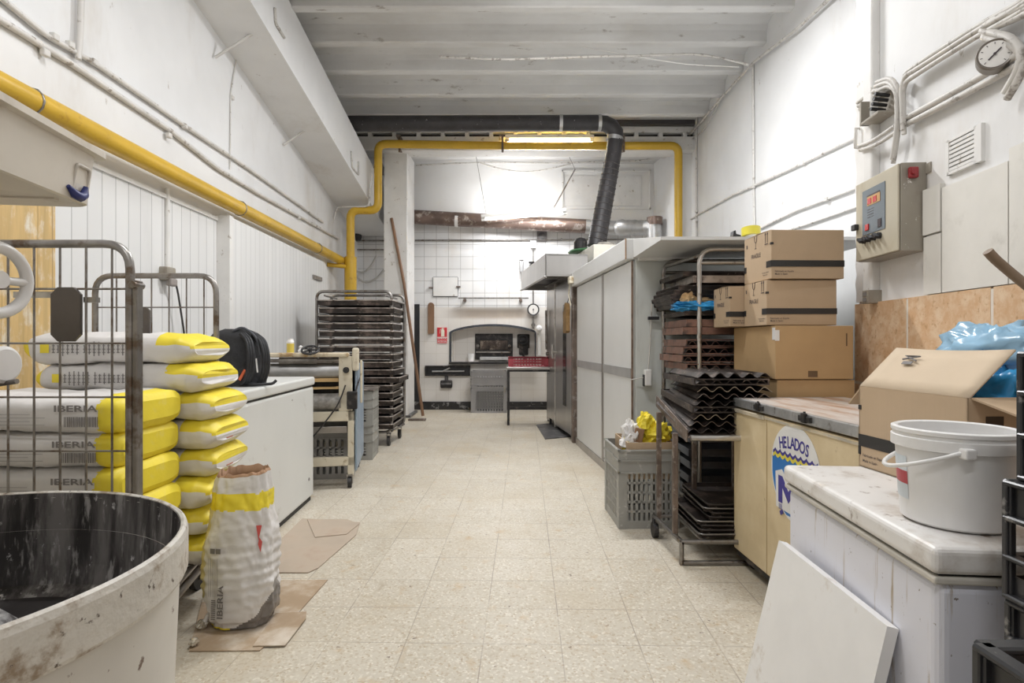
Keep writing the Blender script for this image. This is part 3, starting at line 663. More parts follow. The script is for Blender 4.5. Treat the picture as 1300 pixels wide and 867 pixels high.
for k in range(7): b.box(-hw + .008, hw - .008, -.06 + k * .0178, -.06 + k * .0178 + .0115, .005, .014, M=M_ @ Matrix.Translation((0, 0, 0)))
b.box(-hw - .01, -hw + .01, -.075, .075, 0, .016, M=M_); b.box(hw - .01, hw + .03, -.075, .075, 0, .016, M=M_); b.box(-hw, hw, .063, .075, 0, .016, M=M_); b.box(-hw, hw, -.075, -.063, 0, .016, M=M_)
b.build('slats', TRIMW, T)

# control panel
zt, zb_ = 1.97, 1.565; y0, y1 = 2.64, 3.03; wx = nwx(2.64); dep = .125
T = thing('control_panel', 'beige control panel box with grey fascia and black switches on the near right wall', 'control panel', (wx, y0, zb_))
CPM = frame((nwx(y1), y1, zb_), (-.093, -1, 0), (0, 0, 1))            # x toward camera, y up, z?
if CPM.to_3x3().col[2].x > 0:
    pass
Lp = y1 - y0; H = zt - zb_
zs_ = -1 if CPM.to_3x3().col[2].x > 0 else 1
CPM = CPM if zs_ == 1 else CPM @ Matrix.Diagonal((1, 1, -1, 1))
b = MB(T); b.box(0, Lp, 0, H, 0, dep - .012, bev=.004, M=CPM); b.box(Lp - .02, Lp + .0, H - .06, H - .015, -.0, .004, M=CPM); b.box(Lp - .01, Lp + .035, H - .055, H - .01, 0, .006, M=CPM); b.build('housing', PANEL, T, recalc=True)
b = MB(T); b.box(.002, Lp - .002, .003, H - .003, dep - .010, dep, bev=.004, M=CPM); b.build('door', mat('yellowed beige enamel', (.50, .455, .355), .42, var=.06, vscale=4, dirt=[((.38, .32, .22), 4, .58, .8, (1, 1, .5))]), T, recalc=True)
b = MB(T); fx0, fx1, fy0, fy1 = .075, Lp - .105, .125, H - .055; b.box(fx0, fx1, fy0, fy1, dep, dep + .003, M=CPM); fa = b.build('fascia', PANELF, T, recalc=True)
b = MB(T); b.box(fx0 + .05, fx1 - .04, fy1 - .085, fy1 - .04, dep + .003, dep + .005, M=CPM); b.build('display', DISPO, fa, recalc=True)
b = MB(T)
for k in (0, 1): b.box(fx0 + .058 + k * .05, fx0 + .09 + k * .05, fy1 - .078, fy1 - .050, dep + .005, dep + .007, M=CPM)
b.box(fx0 + .035, fx0 + .065, fy0 + .02, fy0 + .05, dep + .003, dep + .008, M=CPM); b.build('red_indicator', DISPR, fa, recalc=True)
b = MB(T); b.box(fx0 + .048, fx1 - .045, fy1 - .040, fy1 - .032, dep + .003, dep + .0045, M=CPM)
for k in range(4): b.box(fx0 + .05, fx0 + .08 + .012 * (k % 3), fy1 - .105 - k * .013, fy1 - .103 - k * .013, dep + .003, dep + .004, M=CPM); b.box(fx0 + .09, fx0 + .11, fy1 - .105 - k * .013, fy1 - .103 - k * .013, dep + .003, dep + .004, M=CPM)
b.box(fx1 - .06, fx1 - .03, fy0 + .015, fy0 + .055, dep + .003, dep + .006, M=CPM); b.build('printed_marks', INK, fa, recalc=True)
for k in range(4):
    b = MB(T); xk = fx0 + .02 + k * .048; b.cyl((xk, .098, dep), (xk, .098, dep + .012), .016, 14, M=CPM); b.box(xk - .019, xk + .019, .098 - .007, .098 + .007, dep + .012, dep + .034, bev=.003, M=CPM @ Matrix.Translation((xk, .098, 0)) @ Matrix.Rotation(rad(-35), 4, 'Z') @ Matrix.Translation((-xk, -.098, 0))); sw = b.build('rotary_switch', BLACK, T, recalc=True)
b = MB(T); b.box(-.006, .035, .165, .195, dep, dep + .022, bev=.004, M=CPM); b.build('door_latch', BLACK, T, recalc=True)
b = MB(T); b.box(Lp, Lp + .022, H - .075, H - .025, .045, .085, bev=.006, M=CPM); b.cyl((Lp + .02, H - .05, .072), (Lp + .034, H - .05, .072), .013, 12, M=CPM); b.build('red_switch', mat('red switch plastic', (.30, .025, .03), .35), T, recalc=True)
T = thing('wall_socket', 'small beige socket at the foot of the white strip by the stone tiles', 'socket', NW(1103, 377))
M2 = NWF(1103, 377, .05)
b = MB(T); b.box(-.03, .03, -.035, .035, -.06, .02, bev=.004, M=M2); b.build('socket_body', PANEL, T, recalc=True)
b = MB(T); b.box(-.016, .016, -.024, -.006, .02, .024, M=M2); b.box(-.016, .016, .006, .024, .02, .024, M=M2); b.build('socket_window', INKG, T, recalc=True)
q_ = LW(403, 353, .13); b = MB(); b.box(q_.x - .01, q_.x + .01, q_.y - .16, q_.y + .16, q_.z - .025, q_.z + .025, bev=.004); o = b.build('wall_plate', STEEL, None); tag(o, 'small dull metal plate fixed near the far end of the white panelling', 'plate')
# ================================================================== LEFT SIDE, NEAR
# ---- dough mixer with its big bowl
T = thing('dough_mixer', 'big white enamel dough mixer bowl with dark floury inside, in the near left corner', 'mixer', (-1.06, .94, 0))
b = MB()
b.lathe([(.30, .06), (.37, .10), (.418, .20), (.440, .40), (.453, .705)], 72, mi=0, caps=False)
b.build('bowl', BOWLW, T)
b = MB(); prof = [(.447, .700), (.464, .703), (.467, .71), (.467, .775), (.464, .786), (.459, .79), (.454, .787), (.451, .775)]
b.lathe(prof, 96, caps=False); b.build('rim', BOWLR, T)
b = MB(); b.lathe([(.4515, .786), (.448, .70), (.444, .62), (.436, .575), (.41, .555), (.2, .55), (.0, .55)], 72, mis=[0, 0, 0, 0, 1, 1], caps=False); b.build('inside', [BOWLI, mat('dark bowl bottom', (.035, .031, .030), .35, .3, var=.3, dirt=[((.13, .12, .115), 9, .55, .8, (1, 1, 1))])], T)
def flour_fn(i, j):
    a = 2 * PI * i / 40; r = .25 * j / 10
    x, y = r * math.cos(a) - .16, r * math.sin(a) * .95 + .13
    h = .556 + .115 * (1 - (j / 10) ** 2) * (.75 + .8 * noise.noise((x * 9, y * 9, 2))) + .012 * noise.noise((x * 26, y * 26, 5))
    return (x, y, h if j < 10 else .545)
b = MB(); b.surf(flour_fn, 40, 10, wrapu=True); o = b.build('flour', FLOUR, T); o['kind'] = 'stuff'
b = MB(); pts = [(-.40, .05, 1.08), (-.34, .12, .80), (-.22, .20, .665), (-.12, .255, .655), (-.075, .27, .665), (-.06, .275, .67)]
b.tube(fillet(pts, .08, 4), .021, 12); b.build('dough_hook', BRIGHT, T)
b = MB(); b.box(-1.10, -.50, -.30, .32, .0, 1.44, bev=.03); b.box(-1.08, -.16, -.27, .36, 1.06, 1.44, bev=.05); b.build('column', CREAM, T)
W = P(-6, 355, 1.12) - Vector((-1.06, .94, 0))
nrm = Vector((1, -.12, 0)); WM = frame(W, nrm.cross(Vector((0, 0, 1))) * -1, (0, 0, 1))
ring = lambda r, k=40: [(r * math.cos(2 * PI * i / k), r * math.sin(2 * PI * i / k), 0) for i in range(k)]
b = MB(); b.tube(ring(.065), .0112, 12, closed=True, M=WM); hw = b.build('handwheel', PLASW, T)
b = MB()
for a in (0, 120, 240):
    Ma = WM @ Matrix.Rotation(rad(a + 0), 4, 'Z'); b.tube([(.0, 0, 0), (.03, 0, 0), (.064, 0, 0)], [.011, .008, .0095], 8, M=Ma)
b.cyl((0, 0, -.014), (0, 0, .014), .017, 16, M=WM); b.build('spokes', PLASW, hw)
b = MB(); b.cyl(W, W + Vector((-.16, .0, 0)), .010, 8); b.build('axle', STEEL, hw)
D = P(2, 463, 1.12) - Vector((-1.06, .94, 0)); DM = frame(D, nrm.cross(Vector((0, 0, 1))) * -1, (0, 0, 1))
b = MB(); b.lathe([(.0, -.01), (.032, -.01), (.036, -.004), (.036, .006), (.03, .011), (.0, .012)], 32, M=DM); dk = b.build('adjusting_disc', PLASW, T)
b = MB(); b.cyl(D, D + Vector((-.18, .0, 0)), .009, 8); b.cyl(D + Vector((-.1, .02, -.05)), D + Vector((.03, .0, -.032)), .005, 8); b.build('axle', STEEL, dk)
# ---- cream plastic tub lying on the mixer head
T = thing('plastic_tub', 'cream plastic tub with a dark blue clip lying on the mixer head', 'tub', (-.932, 1.338, 1.452), rad(8.5))
b = MB()
def loop(x0, x1, y0, y1, r=.03):
    return fillet([(x0, y0, 0), (x1, y0, 0), (x1, y1, 0), (x0, y1, 0)], r, 4, True)
L1, D1 = .62, .60
rows = [(-L1 + .05, -.026, -D1 + .05, -.030, .0), (-L1 + .045, -.021, -D1 + .045, -.026, .003), (-L1 + .02, -.012, -D1 + .02, -.016, .112), (-L1, .003, -D1, .003, .114), (-L1, .003, -D1, .003, .128), (-L1 + .02, -.012, -D1 + .02, -.012, .128), (-L1 + .05, -.032, -D1 + .05, -.03, .01)]
lv = [[Vector((p.x, p.y, r_[4])) for p in loop(*r_[:4])] for r_ in rows]
n_ = len(lv[0])
b.surf(lambda i, j: lv[j][i % n_], n_, len(rows) - 1, wrapu=True, smooth=False)
b.add(lv[0], [tuple(reversed(range(n_)))]); b.add(lv[-1], [tuple(range(n_))])
for k in range(3): b.box(-L1 + .06, -.045, -D1 + .12 + .18 * k, -D1 + .135 + .18 * k, -.004, .0)
b.build('tub_shell', PLASC, T)
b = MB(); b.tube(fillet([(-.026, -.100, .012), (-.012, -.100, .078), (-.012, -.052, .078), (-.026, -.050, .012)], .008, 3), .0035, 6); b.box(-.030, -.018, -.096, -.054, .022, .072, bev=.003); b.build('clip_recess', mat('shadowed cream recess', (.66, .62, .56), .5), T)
b = MB(); b.tube([(-.016, -.125, .024), (-.014, -.105, .012), (-.014, -.085, .010), (-.013, -.072, .018), (-.011, -.070, .036)], [.004, .009, .010, .008, .005], 8); b.build('clip', BLUEC, T)

# ---- wire mesh roll trolley
TX, TY = -1.22, 1.85
T = thing('roll_trolley', 'steel wire mesh roll trolley loaded with yellow and white flour sacks', 'trolley', (TX - .31, 2.3, 0))
def mesh_panel(xr, wd, y, ztop, z0, sp, zrows):
    b = MB(T); pts = [(xr, y, z0), (xr, y, ztop), (xr - wd, y, ztop), (xr - wd, y, z0)]
    b.tube(fillet(pts, .085, 6), .0135, 10); fr = b.build('mesh_panel', STEEL, T)
    b = MB(T)
    x = xr - sp * .7
    while x > xr - wd + .02: b.tube([(x, y, z0 + .1), (x, y, ztop - .012)], .0035, 6); x -= sp
    for z in zrows: b.tube([(xr - .012, y, z), (xr - wd + .012, y, z)], .0035, 6)
    b.build('wire_grid', STEEL, fr); return fr
mesh_panel(TX, .66, TY, 1.462, .16, .083, [1.318, 1.144, .972, .80, .63, .46, .29])
mesh_panel(-1.405, .575, 2.75, 1.462, .16, .083, [1.312, 1.14, .972, .80, .63, .46, .29])
b = MB(T); b.box(TX + .012, TX + .028, TY - .010, TY + .022, .16, 1.345, bev=.003); b.cyl((TX + .018, TY - .02, 1.33), (TX + .018, TY + .03, 1.33), .012, 10); b.build('upright_bar', STEEL, T)
b = MB(T)
for (z, r) in ((.165, .018), (.205, .012)):
    b.tube(fillet([(TX, TY, z), (-1.405, 2.75, z), (-1.98, 2.75, z), (TX - .66, TY, z)], .04, 3, True), r, 8, closed=True)
for t in (.15, .3, .45, .6, .75, .9): b.tube([(TX - .185 * t, TY + .9 * t, .185), (TX - .66 - .10 * t, TY + .9 * t, .185)], .01, 6)
b.build('base_frame', STEEL, T)
for (x, y) in ((TX - .06, TY + .06), (-1.46, 2.69), (-1.92, 2.69), (TX - .60, TY + .06)):
    b = MB(T); caster(b, x, y, .165, .06, 0, 1); b.build('caster', [STEEL, RUBBER], T)
for (x0, x1, y, z0, z1, col) in ((-1.462, -1.369, TY - .004, 1.150, 1.322, 0), (-1.785, -1.712, 2.742, 1.15, 1.312, 0)):
    b = MB(T); c_ = .022 if x1 - x0 > .08 else .015
    poly = [(x0 + c_, z0), (x1 - c_, z0), (x1, z0 + c_), (x1, z1 - c_), (x1 - c_, z1), (x0 + c_, z1), (x0, z1 - c_), (x0, z0 + c_)]
    b.prism(poly, -y, -y + .012, 0, XZ); b.build('plate', PLAQUE, T, recalc=True)
b = MB(T); b.box(-1.62, -1.46, TY + .03, TY + .036, 1.292, 1.312); b.build('plate_arm', BRIGHT, T)
b = MB(T); b.box(-1.37, -1.33, TY + .0, TY + .02, 1.275, 1.292); b.build('plate_lug', STEEL, T)

# ---- flour sacks
def sack_mesh(L_, W_, T_, seed, style):
    """x along the sack (right end at +L/2), underside at z = 0"""
    nu, nv = 56, 84; rs = random.Random(seed); ph = rs.uniform(0, 50)
    b = MB()
    def fn(i, j):
        v = -1 + 2 * j / nv; a = 2 * PI * i / nu
        x = v * L_ / 2
        if style == 'block':
            e = (1 - abs(v) ** 16) ** .5 if abs(v) < 1 else 0; th = T_ * (.30 + .70 * min(1, (1 - abs(v)) * 9 + .62)); wd = W_ * (.94 + .06 * min(1, (1 - abs(v)) * 8))
            if abs(v) >= 1: th, wd = T_ * .70, W_ * .86
        else:
            k = max(0, 1 - abs(v)); th = T_ * min(1, .68 + (1 - (1 - min(1, k * 6)) ** 2) * .32); wd = W_ * (.90 + .10 * min(1, k * 8))
        c, s = math.cos(a), math.sin(a); pw = .40 if style == 'block' else .52
        y = math.copysign(abs(c) ** pw, c) * wd / 2; z = math.copysign(abs(s) ** (pw + .1), s) * th / 2
        fade = min(1, (1 - abs(v)) * 6 + .2)
        n = noise.noise((x * 9 + ph, y * 9, z * 9)) * .010 + noise.noise((x * 26 + ph, y * 24, z * 24)) * .0045
        z += n * fade; y += n * .6 * fade
        if style == 'pillow': x += .012 * noise.noise((y * 14 + ph, z * 14, 3)) * (abs(v) > .9); z -= .008 * max(0, abs(v) - .6)
        return (x, y, z + T_ / 2)
    def mf(i, j):
        v = -1 + 2 * (j + .5) / nv; a = 2 * PI * (i + .5) / nu
        wob = .022 * noise.noise((i * .45, seed, 0)) + .012 * noise.noise((i * 1.3, seed, 0))
        if style == 'block': return 1 if v > .80 + wob or v < -.93 else 0
        if v > .62 + wob: return 1 if math.sin(a) > .08 else 0
        if v < -.955: return 1
        return 0
    b.surf(fn, nu, nv, mfn=mf, wrapu=True)
    for e in (0, nv):
        ring_ = [fn(i, e) for i in range(nu)]; dx = (.006 if style == 'block' else .014) * (1 if e else -1); zc0 = T_ / 2
        half = [Vector((p[0] + dx, p[1] * .95, zc0 + (p[2] - zc0) * (.8 if style == 'block' else .7))) for p in ring_]
        for part, mi in ((range(0, nu // 2), 1), (range(nu // 2, nu), 1 if (style == 'block' or e == 0) else 0)):
            for i in part: b.add([ring_[i], ring_[(i + 1) % nu], half[(i + 1) % nu], half[i]], [(0, 1, 2, 3) if e else (3, 2, 1, 0)], mi, True)
        b.add([half[i] for i in range(nu // 2 + 1)], [tuple(range(nu // 2 + 1))], 1); b.add([half[i % nu] for i in range(nu // 2, nu + 1)], [tuple(range(nu // 2 + 1))], 1 if (style == 'block' or e == 0) else 0)
    return b
def barcode(b, M, w_, h, mi=0, seed=3):
    rs = random.Random(seed); x = 0
    while x < w_:
        k = rs.choice((.002, .003, .005)); b.box(x, min(x + k, w_), 0, h, 0, .0006, mi, M=M); x += k + rs.choice((.002, .003))
GR = 'flour sacks stacked in the wire trolley'
def front_sack(i, loc, label, seed):
    T = thing('flour_sack', label, 'sack', loc, rad(R.uniform(-1.5, 1.5)), GR)
    sack_mesh(.68, .40, .128, seed, 'block').build('sack_body', [PAPER, YEL], T)
    b = MB(); ys = -.207
    Mf = FRONT(0, ys, 0)
    b.text('IBERIA', .030, Mf @ Matrix.Translation((.205, .080, 0)), sx=1.75)
    barcode(b, Mf @ Matrix.Translation((.165, .028, 0)), .115, .034)
    for k in range(4): b.box(-.13, .10 - .05 * (k % 2), .034 + k * .012, .0352 + k * .012, 0, .0006, M=Mf)
    for k in range(2): b.box(-.155 - .0 * k, -.137, .03 + .03 * k, .052 + .03 * k, 0, .0006, M=Mf)
    b.build('printed_lettering', INKG, T); return T
zs_f = [.215 + .1235 * k for k in range(6)]
for i in range(5, -1, -1):
    k = 5 - i
    front_sack(i, (-1.345 - .34 + (.0, -.005, .012, 0, -.01, .005)[i], 2.165 + (.0, .01, -.01, .0, .01, 0)[i], zs_f[i]), ['upper sack of the front pile in the wire trolley, all yellow end, black lettering', 'second sack from the top of the front pile in the wire trolley', 'third sack from the top of the front pile in the wire trolley', 'fourth sack from the top of the front pile in the wire trolley', 'fifth sack of the front pile in the wire trolley, behind the bowl', 'lowest sack of the front pile in the wire trolley, behind the bowl'][k], 11 + i)
zs_b = [.215 + .1205 * k for k in range(8)]
for i in range(7, -1, -1):
    k = 7 - i; top2 = i >= 6
    xr = (-1.262, -1.27, -1.262, -1.255, -1.25, -1.258, -1.285, -1.325)[i]
    yc = 2.555 + (.0, .0, -.01, .01, .0, .0, -.02, -.03)[i]
    Ls = .66
    T = thing('flour_sack', ['topmost flour sack of the back pile in the wire trolley', 'second flour sack from the top of the back pile, lying under the topmost', 'third sack from the top of the back pile, yellow over white end', 'fourth sack from the top of the back pile, yellow over white end', 'fifth sack from the top of the back pile, yellow over white end', 'sixth sack from the top of the back pile, yellow over white end', 'seventh sack from the top of the back pile, beside the standing open sack', 'lowest sack of the back pile on the trolley base'][k], 'sack', (xr - Ls / 2, yc, zs_b[i]), rad(R.uniform(-2, 2)), GR)
    sack_mesh(Ls, .36, .126, 31 + i, 'pillow').build('sack_body', [PAPER, YEL], T)
    b = MB(); Mf = FRONT(0, -.188, 0)
    if top2:
        for q in range(17):
            hgt = R.uniform(.03, .06); x_ = -.20 + q * .019 + (.01 if q > 5 else 0)
            b.box(x_, x_ + .0045, .062 - hgt / 2, .062 + hgt / 2, 0, .0006, M=Mf @ Matrix.Rotation(0, 4, 'Z'))
            for z_ in range(3): b.box(x_ - .003, x_ + .009, .045 + z_ * .014, .048 + z_ * .014, 0, .0006, M=Mf)
        b.build('printed_lettering', INKG, T)
        b = MB(); b.box(-.25, -.215, .045, .08, 0, .0008, M=Mf); b.build('yellow_print', YEL, T)
    EM = frame((Ls / 2 + .012, -.06, .034), (0, 1, 0), (.12, 0, 1))
    b = MB(); b.text('0000'[:0] + 'harina', .018, EM @ Matrix.Translation((.05, 0, .012))) if False else b.box(.0, .06, .0, .004, .0, .002, M=EM)
    b.build('red_print', mat('red brown print', (.50, .20, .13), .6), T)

# ---- the open standing sack
T = thing('flour_sack', 'opened flour sack standing on cardboard on the floor, rolled brown mouth', 'sack', (-1.115, 2.38, .012), rad(4))
nu, nv = 128, 96; H_ = .60
def ssec(t):
    """half widths and centre shift at height t"""
    wx = .128 + .012 * math.sin(t * PI) - .030 * max(0, t - .35) / .65 - .018 * (t < .05)
    wy = .105 + .01 * math.sin(t * PI) - .035 * max(0, t - .3) / .7 - .012 * (t < .05)
    return wx, wy, .008 - .002 * t + .018 * max(0, t - .5)
def sfn(i, j, inset=0.):
    t = j / nv; a = 2 * PI * i / nu; wx, wy, sh = ssec(t)
    c, s = math.cos(a), math.sin(a); x = math.copysign(abs(c) ** .72, c) * wx; y = math.copysign(abs(s) ** .72, s) * wy
    k = .014 * noise.noise((c * 2.6, s * 2.6, t * 4.5)) + .006 * noise.noise((c * 5, s * 5, t * 14 + c * 3)) + .003 * noise.noise((c * 11, s * 11, t * 40)) + .003 * math.sin(t * 95 + 1.4 * math.sin(a * 2)) * max(0, 1 - abs(t - .32) * 3)
    f = 1 + k / .12 - inset / .11
    tilt = (.012 * c + .010 * s) * max(0, t - .9) * 10
    return (x * f + sh, y * f, t * H_ + tilt * .5 + (.006 * noise.noise((c * 3, s * 3, 9)) if t > .97 else 0))
def smf(i, j):
    t = (j + .5) / nv; a = (360 * (i + .5) / nu) % 360
    w_ = .014 * noise.noise((i * .16, 4, 0))
    if t > .885 + w_: return 0
    if t > .775 + w_: return 1
    if 188 < a < 222 and t > .16: return 2
    d_ = (a - 262) % 360
    if d_ < 150 and t < .27 * min(1, d_ / 95) ** 1.3 * min(1, (150 - d_) / 40) + .012 * noise.noise((i * .2, 7, j * .2)): return 3
    if t < .012: return 1
    return 0
b = MB(); b.surf(sfn, nu, nv, mfn=smf, wrapu=True); b.add([sfn(i, 0) for i in range(nu)], [tuple(reversed(range(nu)))])
b.build('sack_body', [PAPER, YEL, mat('pale yellow paper', (.64, .56, .29), .6, bump=.3, bscale=14), mat('dark floury film', (.20, .185, .175), .3, var=.3, vscale=16)], T)
b = MB()
b.surf(lambda i, j: sfn(i, nv) if j == 0 else (tuple(Vector(sfn(i, nv)) + Vector((-math.cos(2 * PI * i / nu) * .006, -math.sin(2 * PI * i / nu) * .005, .012 + .012 * noise.noise((i * .15, 3, 3))))) if j == 1 else tuple(Vector(sfn(i, nv - 2 * j, .012)))), nu, 9, wrapu=True)
b.add([sfn(i, nv - 18, .012) for i in range(nu)], [tuple(range(nu))]); b.build('mouth_lining', KRAFT, T)
def sack_dec(a0, t, dz, wpx, hpx, b):
    pass
b = MB()
for (aa, txt) in ((250, 1),):
    a = rad(252); wx, wy, sh = ssec(.3)
    pt = Vector(sfn(int(nu * 252 / 360), int(nv * .3)))
    Ms = frame(pt + Vector((.004, -.010, -.155)), (1, -.22, 0), (.02, .03, 1))
    b.text('IBERIA', .034, Ms @ Matrix.Translation((.028, .10, .004)) @ Matrix.Rotation(rad(90), 4, 'Z'), sx=1.35)
    for k in range(5): b.box(-.030 + k * .009, -.029 + k * .009, .12, .27, .003, .0036, M=Ms @ Matrix.Rotation(rad(2), 4, 'X'))
    for k in range(2): b.box(-.030 + k * .024, -.010 + k * .024, .285, .305, .004, .0046, M=Ms)
    for k in range(10): b.box(-.022, -.004, .03 + k * .008, .034 + k * .008, .003, .0036, M=Ms)
b.build('printed_lettering', INKG, T)
pt = Vector(sfn(int(nu * 312 / 360), int(nv * .62))); Ms = frame(pt + Vector((.004, -.003, 0)), (.6, .75, 0), (-.06, .0, 1))
b = MB(); b.prism([(-.004, -.02), (.012, .035), (-.012, .04)], 0, .001, M=Ms); b.prism([(.004, -.07), (.012, -.03), (.0, -.01), (-.006, -.035)], 0, .001, M=Ms); b.build('red_emblem', mat('red print', (.55, .08, .07), .5), T)
# crumpled foil beside it
for k, (px, py, s_) in enumerate(((257, 800, .020), (246, 822, .017))):
    c = FL(px, py); T = thing('crumpled_scrap', ['crumpled pale scrap on the cardboard against the bowl, beside the standing sack', 'small crumpled scrap on the floor between bowl and cardboard'][k], 'scrap', (c.x, c.y, .006))
    b = MB(); b.surf(lambda i, j: (lambda a, e: (s_ * (1 + .8 * noise.noise((math.cos(a) * 2 + k * 9, math.sin(a) * 2, e * 2))) * math.cos(a) * math.cos(e), s_ * (1 + .8 * noise.noise((math.cos(a) * 2, math.sin(a) * 2 + k * 5, e * 2))) * math.sin(a) * math.cos(e), s_ * .9 + s_ * .9 * math.sin(e)))(2 * PI * i / 14, -PI / 2 + PI * j / 8), 14, 8, wrapu=True, smooth=False); b.build('scrap', mat('crumpled foil', (.62, .57, .48), .35, .4, var=.2), T)
    if k == 0: b = MB(); b.tube([(.01, 0, .03), (.018, .004, .05), (.03, .0, .06)], [.010, .008, .011], 6); b.build('loose_end', PLASW, T)

# ---- cardboard on the floor
def sheet(name, label, pts, m, z=.004, th=.005, fold=()):
    P3 = [FL(*p) for p in pts]; c = sum(P3, Vector()) / len(P3)
    b = MB(); b.prism([(p.x - c.x, p.y - c.y) for p in P3], z, z + th); o = b.build(name, m, None, (c.x, c.y, 0), 0, recalc=True)
    return tag(o, label, 'cardboard')
sheet('cardboard_sheet', 'flattened floury cardboard sheet under the standing flour sack', [(240, 828), (330, 827), (377, 781), (416, 737), (330, 738), (262, 742)], CARDF, .001, .004)
sheet('cardboard_sheet', 'curled cardboard flap lying in front of the standing flour sack', [(321, 823), (362, 822), (388, 788), (389, 779), (350, 781)], CARDF, .0055, .004)
sheet('cardboard_sheet', 'pale trodden cardboard sheet on the floor along the white chest freezer', [(342, 728), (391, 728), (404, 722), (452, 680), (457, 664), (384, 659), (352, 690)], CARDG, .001, .005)
sheet('cardboard_sheet', 'thin cardboard layer lying on the pale sheet beside the freezer', [(400, 684), (440, 680), (456, 667), (440, 661), (390, 661)], CARDG, .0065, .004)

# ---- chest freezer on the left
T = thing('chest_freezer', 'off white chest freezer along the left wall with a black backpack on it', 'freezer', (-1.385, 2.86, 0), rad(90 + 2.5))
# local x runs away from the camera, y toward the wall
Lf, Df = 1.36, .62
b = MB(); b.box(0, Lf, 0, Df, .035, .825, bev=.018, seg=3); b.build('cabinet', FREEZ, T)
b = MB(); b.box(-.005, Lf + .005, -.008, Df, .835, .895, bev=.014, seg=3); b.build('lid', FREEZ, T)
b = MB(); b.box(.006, Lf - .006, .008, Df - .01, .822, .838); b.box(.01, Lf - .01, .02, Df - .02, .0, .037); b.build('gasket', RUBBER, T)
b = MB(); b.cyl((Lf - .12, .002, .175), (Lf - .12, -.005, .175), .011, 12); b.build('drain_plug', INKG, T)
b = MB(); b.cyl((Lf - .47, .002, .77), (Lf - .47, -.003, .77), .006, 10); b.build('lock', BRIGHT, T)

# ---- backpack
c = P(303, 478, 3.35)
T = thing('backpack', 'black backpack with grey piping standing on the left chest freezer', 'backpack', (c.x - .03, 3.36, .897), rad(8))
def bp(i, j):
    a = 2 * PI * i / 36; t = j / 22
    wx = .165 * (1 - .28 * t ** 2.2) * (1 - max(0, t - .86) ** 2 * 26); wy = .115 * (1 - .2 * t ** 2) * (1 - max(0, t - .86) ** 2 * 24)
    cx, sx = math.cos(a), math.sin(a)
    n = 1 + .05 * noise.noise((cx * 2, sx * 2, t * 5))
    return (math.copysign(abs(cx) ** .6, cx) * wx * n + .015 * t, math.copysign(abs(sx) ** .6, sx) * wy * n, .325 * t + .004 * noise.noise((cx, sx, 1)))
b = MB(); b.surf(bp, 36, 22, wrapu=True); b.add([bp(i, 22) for i in range(36)], [tuple(range(36))]); b.add([bp(i, 0) for i in range(36)], [tuple(reversed(range(36)))]); b.build('bag_body', CLOTH, T)
b = MB(); b.tube([Vector(bp(25, j)) + Vector((-.008, -.004, 0)) for j in range(0, 21)], .0045, 6); b.build('piping', PIPING, T)
b = MB()
for s, off in ((29, 0), (34, .0)):
    pts = [Vector(bp(s, 20)) + Vector((.0, -.01, .0)), Vector(bp(s, 17)) + Vector((.035, -.035, .01)), Vector(bp(s, 12)) + Vector((.05, -.05, 0)), Vector(bp(s, 6)) + Vector((.045, -.045, 0)), Vector(bp(s, 2)) + Vector((.02, -.02, 0)), Vector(bp(s, 1))]
    pts = fillet(pts, .06, 4)
    for k in (-1, 0, 1): b.tube([p + Vector((.011 * k, .006 * k, 0)) for p in pts], .010, 6)
b.build('shoulder_strap', CLOTH, T)
b = MB(); b.tube(fillet([Vector(bp(27, 21)) + Vector((0, 0, .0)), Vector(bp(29, 22)) + Vector((.02, -.02, .012)), Vector(bp(33, 19)) + Vector((.02, -.03, 0)), Vector(bp(34, 12)) + Vector((.015, -.035, 0))], .05, 4), .008, 6); b.build('grab_loop', CLOTHG, T)
q_ = Vector(bp(28, 2)); b = MB(); b.box(-.008, .008, -.004, .004, -.004, .062, bev=.003, M=Matrix.Translation(q_ + Vector((.01, -.012, .01))) @ Matrix.Rotation(rad(28), 4, 'Y')); b.build('orange_tag', ORANGE, T)
q_ = Vector(bp(33, 6)); b = MB(); b.box(-.004, .004, -.003, .003, -.03, .05, bev=.002, M=Matrix.Translation(q_ + Vector((.012, -.062, .02))) @ Matrix.Rotation(rad(-6), 4, 'Y')); b.build('pale_tag', PLASW, T)
b = MB(); b.tube(fillet([(.10, -.11, .02), (.14, -.12, .012), (.20, -.10, .010), (.235, -.08, .012), (.25, -.07, .03)], .03, 3), .009, 6); b.build('strap_end', CLOTH, T)
# socket and cable on the boards behind the trolley
q_ = LW(213, 348, .05); T = thing('wall_socket', 'old grey socket with a cable on the white boards behind the trolley', 'socket', q_)
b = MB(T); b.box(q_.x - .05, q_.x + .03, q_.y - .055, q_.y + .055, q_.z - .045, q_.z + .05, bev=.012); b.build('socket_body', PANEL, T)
b = MB(T); b.box(q_.x + .0, q_.x + .045, q_.y - .03, q_.y + .05, q_.z - .085, q_.z - .03, bev=.012); b.build('plug', mat('grey plug', (.30, .27, .25), .5), T)
b = MB(T); e = LW(235, 430, .08); b.tube(fillet([q_ + Vector((.03, .05, -.07)), LW(226, 372, .08), e, Vector((e.x, e.y, .02))], .1, 3), .007, 6); b.build('cable', RUBBER, T)
# yellow plywood leaning on the boards
T_ = MB(); T_.box(-.012, .012, -.6, .24, 0, 1.86, bev=.003)
o = T_.build('plywood_board', PLY, None, (lwx(2.85, .05), 2.80, 0), rad(1)); tag(o, 'floury yellow plywood board leaning on the left wall behind the trolley', 'board')
